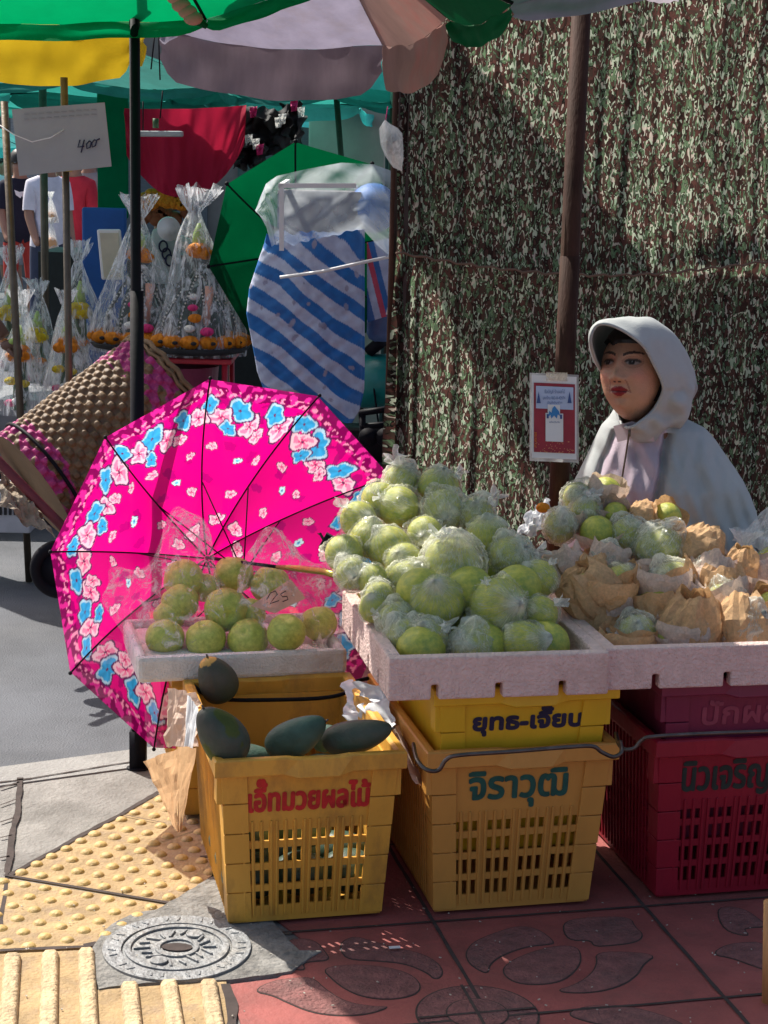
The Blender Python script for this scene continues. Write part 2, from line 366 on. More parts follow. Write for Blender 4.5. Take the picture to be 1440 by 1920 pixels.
shapes=[[(262,255),(330,245),(420,250),(490,268),(522,300),(505,325),(440,337),(370,330),(320,308),(285,280)],
[(310,185),(345,170),(380,180),(450,200),(520,215),(565,240),(580,268),(560,285),(540,265),(480,240),(400,233),(330,230),(312,210)],
[(165,180),(210,175),(245,185),(265,210),(280,232),(230,235),(205,240),(215,262),(150,245)],
[(78,315),(130,288),(195,280),(235,280),(265,310),(320,345),(400,358),(440,355),(380,376),(300,380),(230,370),(170,345),(130,325)],
[(735,262),(760,235),(820,210),(880,195),(935,197),(945,230),(930,260),(890,290),(820,298),(765,290)],
[(640,215),(660,185),(720,160),(780,142),(830,150),(875,185),(860,190),(800,195),(730,220),(700,245),(697,268),(670,255),(650,240)],
[(895,135),(940,122),(1010,118),(1075,120),(1085,145),(1110,165),(1090,185),(1020,193),(980,195),(972,178),(910,180)],
[(985,215),(1040,210),(1145,218),(1110,240),(1090,275),(1040,305),(960,320),(875,315),(930,300),(975,270),(990,240)],
[(905,375),(960,355),(1040,352),(1110,365),(1190,390),(1240,420),(1140,430),(1040,410),(960,395)],]
ib=MB(); ob=MB()
def smoothpoly(q,it=2):
    for _ in range(it):
        r=[]
        for i in range(len(q)):
            a=q[i];b_=q[(i+1)%len(q)]; r+=[a*.75+b_*.25,a*.25+b_*.75]
        q=r
    return q
def offs(q,d):
    n=len(q); out=[]; ar=sum(q[i].x*q[(i+1)%n].y-q[(i+1)%n].x*q[i].y for i in range(n)); sg=1 if ar>0 else -1
    for i in range(n):
        t=(q[(i+1)%n]-q[i-1]).normalized(); out.append(q[i]+Vector((t.y,-t.x,0))*d*sg)
    return out
med=O0+uT*.0-vT*TD; med=G(895,1906)
for rep in (0,1):
    off=uT*TS*2*rep
    for sh in shapes:
        q=smoothpoly([G(420+x*Z,1640+y*Z) for x,y in sh])
        q=[p+off for p in q]
        ib.prism([(p.x,p.y) for p in q],0,.0058); ob.prism([(p.x,p.y) for p in offs(q,.0028)],0,.0050)
    for (r0,r1,zz,bb_) in [(.0,.112,.0050,ob),(.0,.108,.0058,ib),(.0,.057,.0066,ob),(0,.054,.0074,ib)]:
        c=med+off; bb_.prism([(c.x+r1*math.cos(2*PI*k/48),c.y+r1*math.sin(2*PI*k/48)) for k in range(48)],0,zz)
c=med
tag(ob.build('tile_groove',M['joint'],smooth=False),kind='structure'); tag(ib.build('tile_inlay',M['grey_inlay'],smooth=False),kind='structure')
jj=MB(); strip(jj,med-uT*.11,med+uT*.11,.006,.0082,.1); strip(jj,med-vT*.11,med+vT*.11,.006,.0084,.1); tag(jj.build('tile_joint',M['joint'],smooth=False),kind='structure')
# ------------------------------------------------------------ wall grid helper
def wallgrid(b,xs,zs,hole,fn,t):
    """xs, zs line positions; hole(i,j) -> True for open cells; fn(x,z,d) -> point, d=0 outside, t inside"""
    nx,nz_=len(xs),len(zs); base=len(b.v)
    vs=[fn(x,z,0) for z in zs for x in xs]+[fn(x,z,t) for z in zs for x in xs]; o=nx*nz_; fs=[]
    H_=lambda i,j:(i<0 or j<0 or i>=nx-1 or j>=nz_-1 or hole(i,j))
    for j in range(nz_-1):
        for i in range(nx-1):
            if hole(i,j): continue
            a,b1,c_,d=j*nx+i,j*nx+i+1,(j+1)*nx+i+1,(j+1)*nx+i
            fs+=[(a,b1,c_,d),(o+d,o+c_,o+b1,o+a)]
            if H_(i-1,j): fs.append((d,o+d,o+a,a))
            if H_(i+1,j): fs.append((b1,o+b1,o+c_,c_))
            if H_(i,j-1): fs.append((a,o+a,o+b1,b1))
            if H_(i,j+1): fs.append((c_,o+c_,o+d,d))
    b.add(vs,fs)
def thai(text,height,bold=0,extra=()):
    """mesh verts/faces of a line of text, centred at 0, in x/z"""
    V=[];Fc=[]
    def one(t,dx,dz,sc_):
        cu=bpy.data.curves.new('t','FONT'); cu.body=t; cu.size=1; cu.resolution_u=4
        o=bpy.data.objects.new('t',cu); col.objects.link(o); bpy.context.view_layer.update()
        me=bpy.data.meshes.new_from_object(o.evaluated_get(bpy.context.evaluated_depsgraph_get())); 
        vs=[(v.co.x*sc_+dx,v.co.y*sc_+dz) for v in me.vertices]; fs=[tuple(p.vertices) for p in me.polygons]
        bpy.data.objects.remove(o); bpy.data.curves.remove(cu); bpy.data.meshes.remove(me)
        n=len(V); V.extend(vs); Fc.extend(tuple(i+n for i in f) for f in fs)
    one(text,0,0,1)
    x0=min(v[0] for v in V);x1=max(v[0] for v in V);
    for (t,fx,dz,s_) in extra: one(t,x0+(x1-x0)*fx,dz,s_)
    y0=min(v[1] for v in V);y1=max(v[1] for v in V); k=height/(y1-y0)
    V2=[((x-(x0+x1)/2)*k,(y-(y0+y1)/2)*k) for x,y in V]; return V2,Fc,(x1-x0)*k
def lettering(par,text,cx,cz,width,height,fn,mat,bold=.002,extra=(),name='lettering'):
    V,Fc,wd=thai(text,height,extra=extra); kx=width/wd; b=MB()
    offsets=[(0,0)]+[(bold*math.cos(a),bold*math.sin(a)) for a in [2*PI*k/8 for k in range(8)]] if bold else [(0,0)]
    for n_,(dx,dz) in enumerate(offsets):
        b.add([fn(cx+x*kx+dx,cz+z+dz,.0012+.00012*n_) for x,z in V],Fc)
    return b.build(name,mat,par,smooth=False,world=False)
# ------------------------------------------------------------ crates
def crate(name,label,loc,rz,mat,wb=.306,wt=.343,wr=.380,h=.355,d=.54,slots=True,letters=None,lmat=None,emb=None,group='plastic fruit crates'):
    t=thing(name,label,'crate',loc,rz,group)
    ins=.028; hw=lambda z:(wb+(wt-wb)*z/h)/2; y0=lambda z:ins*(1-z/h); y1=lambda z:d-.02-ins*(1-z/h)
    rh=.036; H1=h-rh
    b=MB(); T=.006
    # slots: 4 groups of 3
    def cols(n_g,W):
        xs=[-1.0]; hol=set(); gw=1.62/n_g; 
        for gi in range(n_g):
            x=-.81+gi*gw+gw*.12
            for k in range(3):
                xs+= [x,x+gw*.15]; hol.add(len(xs)-2); x+=gw*.27
        xs.append(1.0); return xs,hol
    zs=[0]; zh=set()
    rows=[(.034,.066),(.080,.112),(.127,.159),(.174,.196)]
    for a,c_ in rows: zs+=[a*h/.355,c_*h/.355]; zh.add(len(zs)-2)
    zs.append(H1)
    fr=lambda x,z,dd:(x*hw(z)*(1-0*dd),y0(z)+dd,z)
    xs,hol=cols(4,1)
    HOL=(lambda i,j:i in hol and j in zh) if slots else (lambda i,j:False)
    wallgrid(b,xs,zs,HOL,fr,T)
    wallgrid(b,xs,zs,HOL,lambda x,z,dd:(-x*hw(z),y1(z)-dd,z),T)
    xs2,hol2=cols(6,1); HOL2=(lambda i,j:i in hol2 and j in zh) if slots else (lambda i,j:False)
    ym=lambda z,s_:(y0(z)+y1(z))/2+s_*(y1(z)-y0(z))/2
    wallgrid(b,xs2,zs,HOL2,lambda x,z,dd:(hw(z)-dd,ym(z,x),z),T)
    wallgrid(b,xs2,zs,HOL2,lambda x,z,dd:(-hw(z)+dd,ym(z,-x),z),T)
    b.box((0,(y0(0)+y1(0))/2,.006),(wb-.004,y1(0)-y0(0)-.004,.008))
    wl=b.build('wall',mat,t,smooth=False,world=False)
    # ribs and corner posts
    b=MB()
    rib=lambda x,z0,z1,w_=.0045,p=.0035: b.add([(x*hw(z)+s_*w_/2,y0(z)-e,z) for z in(z0,z1) for s_,e in((-1,.0),(-1,p),(1,p),(1,.0))],[(0,1,5,4),(1,2,6,5),(2,3,7,6),(0,3,2,1),(4,5,6,7)])
    if slots:
        for i in range(1,len(xs)-1,2):
            gap=(xs[i]+xs[i+1])/2
            rib(xs[i]-.03,.012,.218*h/.355); 
            if i%6==5: rib(xs[i+1]+.03,.012,.218*h/.355)
        for k in range(-11,12): 
            for sx in(-1,1):
                yy=lambda z:ym(z,k/12.5)
                b.add([(sx*(hw(z)+e),yy(z)+q,z) for z in(.01,.3*h/.355) for q,e in((-.002,0),(-.002,.003),(.002,.003),(.002,0))],[(0,1,5,4),(1,2,6,5),(2,3,7,6),(0,4,7,3)])
    b.build('front_rib',mat,t,smooth=False,world=False,bevel=.0012)
    for sx in(-1,1):
        b=MB()
        for i in range(5):
            z0=.004+i*H1/5; z1=z0+H1/5-.0025; zz=[z0,z1]; pr=.003+.0007*i
            b.add([(sx*(hw(z)+o_),y0(z)+q,z) for z in zz for o_,q in((-.045,-pr),(pr,-pr),(pr,.05),(-.002,.05),(-.045,.002))],
                  [(0,1,6,5),(1,2,7,6),(2,3,8,7),(5,6,7,8,9),(4,3,2,1,0),(0,5,9,4)] if sx>0 else [(5,6,1,0),(6,7,2,1),(7,8,3,2),(9,8,7,6,5),(0,1,2,3,4),(4,9,5,0)])
        b.build('corner_post',mat,t,smooth=False,world=False,bevel=.0012)
    # rim: swept profile with a handle drop at the middle of each end
    b=MB(); R_=wr/2; dd=(wr-wt)/2
    def rimpt(s_,prof):
        # s_ around the rectangle corners
        o_,z=prof
        pts=[(-R_,-dd),(R_,-dd),(R_,d-.02+dd),(-R_,d-.02+dd)]
    ox0,ox1,oy0,oy1=-R_,R_,-dd,d-.02+dd
    def loop(o_,z):
        pts=[];n=14
        cs=[(ox0+o_,oy0+o_),(ox1-o_,oy0+o_),(ox1-o_,oy1-o_),(ox0+o_,oy1-o_)]
        for k in range(4):
            a=Vector(cs[k]);c_=Vector(cs[(k+1)%4])
            for i in range(n):
                q=a.lerp(c_,i/n); f=i/n; zz=z; xx,yy=q
                if k in(0,2) and .36<f<.68 and z<h-.01: zz-=.007; yy+= -.006 if k==0 else .006
                if k in(0,2) and .36<f<.68 and z>=h-.01: zz-=.003
                if f==0:
                    cx=ox0+o_+.0001 if k in(0,3) else ox1-o_; pts.append((q.x,q.y,zz)); continue
                pts.append((xx,yy,zz))
        return pts
    L_=[loop(.004,h-rh),loop(0,h-rh+.002),loop(0,h-.003),loop(.003,h),loop(dd-.004,h),loop(dd+.004,h-.004),loop(dd+.004,h-rh),loop(.004,h-rh)]
    n=len(L_[0]); vs=[p for l in L_ for p in l]; fs=[]
    for j in range(len(L_)-1):
        for i in range(n): fs.append((j*n+i,j*n+(i+1)%n,(j+1)*n+(i+1)%n,(j+1)*n+i))
    b.add(vs,fs)
    # gussets under the rim corners
    for sx in(-1,1): b.box((sx*(wt/2+.006),.02,h-rh-.03),(.012,.036,.06)); b.box((sx*(wt/2+.006),d-.05,h-rh-.03),(.012,.036,.06))
    b.build('rim',mat,t,smooth=False,world=False,bevel=.0015)
    ffn=lambda x,z,e:(x,y0(z)-e,z)
    if letters:
        for l in letters: lettering(wl,l[0],l[1],l[2],l[3],l[4],ffn,lmat,bold=l[5],extra=l[6] if len(l)>6 else ())
    return t
def cratemat(n,c,dirt,damt=.5): return pbr(n,c,.45,.12,5,bump=.15,bscale=40,dirt=dirt,dscale=6,damt=damt,stretch=(1,1,.5),spec=.4)
yel=cratemat('worn_yellow_plastic',(.66,.34,.05),(.20,.10,.035),.9); yel2=cratemat('ochre_plastic',(.58,.28,.06),(.38,.18,.05),.4); yel3=cratemat('bright_yellow_plastic',(.72,.44,.02),(.5,.3,.03),.3)
redc=cratemat('red_plastic_crate',(.29,.008,.026),(.17,.01,.02),.6); mar=cratemat('maroon_plastic',(.20,.022,.06),(.13,.02,.04),.4)
inkr=pbr('red_ink',(.5,.015,.015),.6,.3,30,bump=0); inkb=pbr('blue_black_ink',(.012,.012,.05),.6,.3,30,bump=0); inkg=pbr('dark_green_ink',(.01,.09,.07),.6,.3,30,bump=0); inkk=pbr('black_ink',(.012,.03,.025),.6,.3,30,bump=0)
YAW=R(13)
c1c=(G(430,1742)+G(712,1722))/2; loc1=c1c-Vector((-math.sin(YAW)*.028,math.cos(YAW)*.028,0))
loc1.z=.012
crate('plastic_crate','worn yellow slotted crate with red Thai lettering, dark mangoes laid on its rim',loc1,YAW,yel,
  letters=[('เอทมวยผลไม้',.0,.272,.24,.066,.0026,[('ี',.150,.0,1),('๊',.150,.17,1)])],lmat=inkr)
c2c=(G(804,1718)+G(1110,1701))/2; loc2=c2c-Vector((-math.sin(YAW)*.028,math.cos(YAW)*.028,0)); loc2.z=.012
crate('plastic_crate','ochre slotted crate with green Thai lettering, bottom of the middle stack',loc2,YAW,yel2,wb=.325,wt=.365,wr=.40,
  letters=[('จิราวุฒิ',-.003,.262,.205,.078,.0026)],lmat=inkg)
loc3=loc2+uT*.476+vT*-.005
crate('plastic_crate','crimson slotted crate with black Thai lettering at the right edge',loc3,YAW,redc,wb=.325,wt=.365,wr=.40,
  letters=[('นิวเจริญ',-.034,.262,.190,.078,.0024)],lmat=inkk)
# nested crates on top (their lower half sits inside the crate below)
def up(l,z,dy=0): return Vector((l.x,l.y,l.z))+vT*dy+Vector((0,0,z))
crate('plastic_crate','bright yellow crate with blue-black Thai lettering nested in the ochre crate',up(loc2,.122,.014)+uT*.006,YAW,yel3,wb=.300,wt=.342,wr=.385,h=.358,d=.53,slots=False,
  letters=[('ยุทธ-เจยบ',.01,.279,.225,.058,.0026,[('ี',.735,.0,1),('๊',.735,.17,1)])],lmat=inkb)
crate('plastic_crate','maroon crate with raised Thai letters nested in the crimson crate',up(loc3,.122,.014)+uT*.002,YAW,mar,wb=.300,wt=.342,wr=.385,h=.358,d=.53,slots=False,
  letters=[('ปักผลไม้',.03,.279,.24,.055,.0018)],lmat=cratemat('maroon_raised',(.30,.06,.10),(.2,.03,.06),.3))
loc4=loc1+vT*.60-uT*.02; crate('plastic_crate','yellow crate hidden under the low foam tray of guavas',loc4,YAW,yel)
# wire bails
def bail(label,pts,Y,par=None):
    b=MB(); q=[P(x,y,Y0) for x,y,Y0 in pts]; 
    # smooth with catmull
    out=[]
    for i in range(len(q)-1):
        p0=q[max(0,i-1)];p1=q[i];p2=q[i+1];p3=q[min(len(q)-1,i+2)]
        for k in range(6):
            t=k/6; out.append(.5*((2*p1)+(p2-p0)*t+(2*p0-5*p1+4*p2-p3)*t*t+(3*p1-p0-3*p2+p3)*t**3))
    out.append(q[-1]); return out
def wirething(name,label,cat,pts,r,mat):
    b=MB(); b.tube(bail('',pts,0),r,10); o=b.build(name,mat); return tag(o,label,cat)
wirething('wire_handle','rusty wire handle lying across the front rim of the ochre crate','handle',[(775,1395,3.28),(782,1425,3.22),(800,1443,3.2),(822,1444,3.2),(836,1425,3.2),(860,1416,3.2),(960,1409,3.22),(1060,1401,3.245),(1110,1399,3.255),(1128,1410,3.26),(1150,1419,3.265),(1165,1410,3.27),(1163,1390,3.3)],.0042,M['wire'])
wirething('wire_handle','rusty wire handle lying across the front rim of the crimson crate','handle',[(1155,1375,3.38),(1160,1395,3.32),(1172,1405,3.3),(1190,1402,3.3),(1203,1388,3.3),(1225,1381,3.3),(1330,1375,3.33),(1440,1371,3.36),(1540,1366,3.4),(1560,1380,3.4)],.0042,M['wire'])
wirething('black_strap','black cord slung across the back rim of the mango crate','cord',[(352,1312,3.75),(350,1292,3.74),(362,1286,3.72),(385,1302,3.71),(430,1312,3.72),(520,1312,3.735),(600,1309,3.75),(645,1300,3.76),(662,1280,3.77),(690,1272,3.8)],.0045,M['black'])
# ------------------------------------------------------------ foam trays
def tray(label,loc,rz,w_,d,h,t=.028,notch=True,bev=.004,mat=None):
    o=thing('foam_tray',label,'tray',loc,rz,'white foam trays'); b=MB()
    def wall(L,fn,n):
        xs=[0];hol=set()
        if notch:
            for k in range(n):
                x=L*(k+.72)/(n+.45); xs+=[x-.0075,x+.0075]; hol.add(len(xs)-2)
        xs.append(L); zs=[0,.03,h] 
        wallgrid(b,xs,zs,lambda i,j:i in hol and j==0,fn,t)
    wall(w_,lambda x,z,e:(x-w_/2,e,z),3); wall(w_,lambda x,z,e:(w_/2-x,d-e,z),3)
    wall(d-2*t,lambda x,z,e:(w_/2-e,t+x,z),4); wall(d-2*t,lambda x,z,e:(-w_/2+e,d-t-x,z),4)
    b.box((0,d/2,.033),(w_-2*t-.001,d-2*t-.001,.02))
    b.build('tray_shell',mat or M['foam'],o,smooth=False,world=False,bevel=bev); return o
T2=G(730,1238,.565); TW=.443
lt2=G(731,1238,.565)+uT*(TW/2); lt2.z=.48
foamp=pbr('pink_lit_foam',(.74,.55,.50),.85,.1,50,bump=.9,bscale=150,dirt=(.42,.25,.2),dscale=7,damt=.55)  # white foam with the pink cast of the light put into its colour
tray('white foam tray heaped with film-wrapped pomelos on the yellow crate',lt2,R(11),TW,.55,.086,mat=foamp)
lt3=G(1138,1222,.565)+uT*(.26); lt3.z=.482
tray('foam tray of paper-wrapped pomelos on the maroon crate',lt3,R(11),.52,.52,.086,mat=foamp)
lt3b=lt3+Vector((.50,.42,.05)); tray('foam tray behind at the right edge holding tied bags',lt3b,R(11),.44,.4,.1)
lt1=G(455,1226,.418)+Vector((0,.03,0)); l=G(258,1235,.42); rr=G(652,1218,.42); lt1=(l+rr)/2; lt1.z=.362
tray('shallow white foam tray of clear-bagged guavas on the left',lt1,math.atan2(rr.y-l.y,rr.x-l.x),(rr-l).length,.34,.06,t=.022,notch=False,bev=.012)
# ------------------------------------------------------------ fruit
def fruitmesh(seed,dimple=.0,bumpy=.02,flat=.95):
    b=MB()
    def fn(u,v):
        a=2*PI*u; q=PI*(v*.998+.001); d=Vector((math.sin(q)*math.cos(a),math.sin(q)*math.sin(a),math.cos(q)))
        r=1+bumpy*nz(d.x*2+seed,d.y*2,d.z*2)+bumpy*.5*nz(d.x*5,d.y*5+seed,d.z*5)
        r-=dimple*math.exp(-(q/.25)**2)
        return Vector((d.x*r,d.y*r,d.z*r*flat))
    b.grid(lambda u,v:fn(1-u,v),36,22,True); return b
def wrapmesh(seed,loose=.06,white=.5):
    b=MB(); A=[]
    ax=Vector((random.uniform(-.5,.5),-random.uniform(.1,.9),random.uniform(-.2,1))).normalized(); e1=ax.orthogonal().normalized(); e2=ax.cross(e1)
    ks=random.choice([9,12,15])
    def fn(u,v):
        q=PI*(v*.998+.001); a=2*PI*u
        d=(e1*math.cos(a)+e2*math.sin(a))*math.sin(q)+ax*math.cos(q)
        s_=abs(nz(math.cos(a)*ks*.45+seed,math.sin(a)*ks*.45,q*1.3))*1.6+.5*abs(nz(math.cos(a)*ks+seed,math.sin(a)*ks,q*2.5))
        ridge=max(0,1-s_*3.2)
        big=max(0,nz(d.x*1.6+seed*3,d.y*1.6,d.z*1.6))
        r=1.02+loose*ridge*.7+loose*1.8*big+.35*math.exp(-(q/.22)**2)*(.5+.5*random.random()*0)
        al=min(.95,.0+ridge**2*.3*white+max(0,big-.2)*1.5*white+.8*math.exp(-(q/.40)**2))
        A.append((al,math.cos(a)*.5+.5,math.sin(a)*.5+.5,q/PI)); return Vector((d.x*r,d.y*r,d.z*r*.97))
    b.grid(lambda u,v:fn(1-u,v),130,60,True); return b,A
def tailmesh(seed,L=.9,spread=.8):
    b=MB()
    def fn(u,v):
        a=2*PI*u; r=.10+v**1.2*spread*(.6+.5*nz(math.cos(a)*2+seed,math.sin(a)*2,v)+.35*math.sin(a*5+seed)*v)
        z=v*L*(.7+.5*nz(math.cos(a)*1.5+seed+5,math.sin(a)*1.5,0)); return Vector((r*math.cos(a)+.2*v*nz(seed,v*2),r*math.sin(a)*.55,z))
    b.grid(fn,30,9,True); return b
FM=[fruitmesh(i*3.1) for i in range(3)]
fm_objs=[]
protos=[]
for i in range(6):
    bb_,A=wrapmesh(i*7.7,loose=.08+.03*(i%3),white=[.35,.6,.5,.8,.45,.7][i])
    o1=FM[i%3].build('fruit',M['pomelo'],None,world=False); o2=bb_.build('plastic_film',M['film'],None,world=False,attr=A); o3=tailmesh(i*2.3).build('film_tail',M['tail'],None,smooth=True,world=False)
    protos.append((o1.data,o2.data,o3.data))
    for o in(o1,o2,o3): bpy.data.objects.remove(o)
def pomelo(px,py,d,Y,label,i=None,tail=None,kind='pomelo',name='wrapped_pomelo',group='film-wrapped pomelos in the middle tray',wrap=True,skin=None):
    c=P(px,py,Y); r=d/2*(Y/FPX)*1.0
    t=thing(name,label,kind,c,0,group); i=random.randrange(6) if i is None else i
    for k,nm in enumerate(('fruit','plastic_film')):
        if k==1 and not wrap: continue
        o=bpy.data.objects.new(nm,protos[i][k]); col.objects.link(o); o.parent=t; o.scale=(r*.96,)*3 if k==0 else (r,)*3
        if k==0: o.rotation_euler=(random.uniform(-2,2),random.uniform(-2,2),random.uniform(0,6))
        else: o.rotation_euler=(random.uniform(-.5,.5),random.uniform(-.6,.6),random.uniform(-.8,.8))
    if tail:
        o=bpy.data.objects.new('film_tail',protos[i][2]); col.objects.link(o); o.parent=t
        dx,dz,L=tail; dv=Vector((dx,-.35,dz)).normalized(); o.location=dv*r*.95; o.rotation_euler=dv.to_track_quat('Z','Y').to_euler(); o.scale=(r*L,)*3
    return t
def YY(py): return 3.40+(1213-py)/310*.47
def crinklemesh(seed,am=.16):
    b=MB(); A=[]
    def fn(u,v):
        a=2*PI*u; q=PI*(v*.998+.001); d=Vector((math.sin(q)*math.cos(a),math.sin(q)*math.sin(a),math.cos(q)))
        w_=Vector((nz(d.x*2,d.y*2,seed),nz(d.y*2,d.z*2,seed+3),nz(d.z*2,d.x*2,seed+6)))*.5; e_=d+w_
        c1=max(0,1-4.5*abs(nz(e_.x*2.2+seed,e_.y*2.2,e_.z*2.2)))**1.5; c2=max(0,1-5*abs(nz(e_.x*4.3+seed,e_.y*4.3,e_.z*4.3)))**1.5
        big=nz(d.x*1.5+seed*2,d.y*1.5,d.z*1.5)
        r=1.04+am*(.55*c1+.25*c2)+am*1.1*max(0,big)+.28*math.exp(-(q/.35)**2)
        al=min(.9,.01+.36*c1+.2*c2+.38*max(0,big)+.4*math.exp(-(q/.4)**2)); A.append((al,math.cos(a)*.5+.5,math.sin(a)*.5+.5,q/PI))
        return d*r
    b.grid(lambda u,v:fn(1-u,v),110,60,True); return b,A
cks=[]
for i in range(4):
    mb_,A=crinklemesh(i*5.3,.13+.05*(i%2)); o=mb_.build('plastic_bag',M['film'],None,world=False,attr=A); cks.append(o.data); bpy.data.objects.remove(o)
def bagged(t,r,i,s_=1.0):
    o=bpy.data.objects.new('plastic_bag',cks[i%4]); col.objects.link(o); o.parent=t; o.scale=(r*s_,r*s_*.95,r*s_); o.rotation_euler=(random.uniform(-.6,.5),random.uniform(-.7,.7),random.uniform(0,6))
PL=[(752,903,70,'small pomelo at the very peak of the pile under a flared film tail',(-.2,1,1.15)),
(822,915,84,'olive pomelo at the peak of the pile, right of the tufted one',(.8,.7,.7)),
(712,938,76,'pomelo half hidden behind the upper left slope of the pile',None),
(748,953,88,'white-streaked pomelo second from the peak on the left',(-.8,.5,.6)),
(833,958,88,'taut-wrapped pomelo just below the peak, centre right',None),
(672,975,76,'pink-lit pomelo high on the left slope beside the floral umbrella',(-.6,.7,.8)),
(797,1002,74,'small pomelo wedged in the centre under the two upper ones',None),
(893,965,70,'pomelo at the back right shoulder under loose white film',(.6,.7,1.2)),
(914,1008,88,'bare-looking olive pomelo on the right shoulder of the pile',None),
(693,1010,82,'pomelo with ribbed film on the left slope, middle height',None),
(730,1028,90,'large pomelo with curved film pleats left of centre',None),
(645,1038,78,'pomelo at the far left of the pile, blushed pink by the umbrella',None),
(660,1075,66,'small pomelo low on the far left above the tray rim',None),
(699,1088,66,'dark green pomelo resting on the back left tray rim',None),
(757,1055,80,'pleated pomelo left of the white-bagged one',None),
(765,1088,80,'whitish pomelo below the pleated one, left of centre',None),
(847,1055,112,'pomelo in a thick white bag at the middle of the pile',(-.4,.9,.8)),
(958,1045,88,'film-covered pomelo at the right side, half height',(.9,.3,.9)),
(1010,1085,78,'green pomelo at the right end of the pile beside the paper-wrapped heap',(.5,.8,.5)),
(712,1120,64,'small striped pomelo low on the left edge of the tray',None),
(702,1140,62,'pale green pomelo touching the left tray wall',None),
(745,1165,80,'white-wrapped pomelo low left inside the tray',(-.7,.3,.6)),
(760,1195,80,'crumple-wrapped pomelo in the front left corner of the tray',None),
(817,1130,116,'big yellow-green pomelo, left of the two largest at the front',(.3,-.7,.7)),
(933,1136,114,'biggest smooth pomelo at the front, right of its twin',(-.4,.8,.35)),
(1013,1150,72,'pomelo in shade at the right side behind the front row',(.8,.6,1)),
(800,1202,92,'front row pomelo with knotted film, left of the row',(.5,.5,.8)),
(893,1190,76,'pomelo peeping between the two largest at the front',None),
(886,1214,88,'front row pomelo with orange blush, middle of the row',None),
(980,1206,92,'front row pomelo at the right with two-tone skin',None)]
for k,(px,py,d,lab,tl) in enumerate(PL):
    i={16:3,3:1,23:0,24:2,28:4}.get(k); Y=YY(py)-(.03 if d>100 else 0); t=pomelo(px,py,d,Y,lab,i,tl)
    if k in(0,4,7,12,15,16,17,19,21,22,26,28): bagged(t,d/2*Y/FPX,k,1.04 if k!=16 else 1.1)
# fill below the visible ones so the heap stands on something
for k,(x,y,z) in enumerate([(x,y,z) for z in(.55,.64) for y in(.12,.24,.36,.46) for x in(-.13,0,.13) if not(z>.6 and y<.2)]):
    c=lt2+uT*x*(.8 if z>.6 else 1)+vT*y; t=thing('wrapped_pomelo','film-wrapped pomelo buried inside the middle heap','pomelo',(c.x,c.y,z),0,'pomelos buried in the middle heap')
    o=bpy.data.objects.new('fruit',protos[k%3][0]); col.objects.link(o); o.parent=t; o.scale=(.05,)*3
# paper-wrapped heap
def papermesh(seed,op=.55,flare=.35,mi=0):
    b=MB(); nu,nv=30,12
    def fn(u,v):
        a=2*PI*u; q=PI*(1-v*op)  # from bottom up
        r=1.08+.20*nz(math.cos(a)*1.8+seed,math.sin(a)*1.8,v*3)+.16*nz(math.cos(a)*4+seed,math.sin(a)*4,v*7)
        if v>.75: r+=flare*(v-.75)*4*(.6+.9*nz(math.cos(a)*2+seed*2,math.sin(a)*2,1))
        return Vector((r*math.sin(q)*math.cos(a),r*math.sin(q)*math.sin(a),-0+r*math.cos(q)*1.0+ (max(0,v-.75)*1.0*(.4+nz(math.cos(a)*1.6+seed,math.sin(a)*1.6,2)))))
    b.grid(fn,nu,nv,True)
    # crumple facets: split quads irregularly
    f2=[]
    for k,f in enumerate(b.f):
        f2+= [(f[0],f[1],f[2]),(f[0],f[2],f[3])] if (k*7919)%3 else [(f[0],f[1],f[3]),(f[1],f[2],f[3])]
    b.f=f2; b.m=[0]*len(f2); return b
pp=[]
for i in range(6):
    o=papermesh(i*4.1,op=[.60,.68,.78,.6,.84,.72][i],flare=[.25,.35,.15,.4,.1,.3][i]).build('paper_wrap',[M['paper'],M['paper2']][i%2],None,smooth=False,world=False); pp.append(o.data); bpy.data.objects.remove(o)
def YB(py): return 3.50+(1200-py)/260*.42
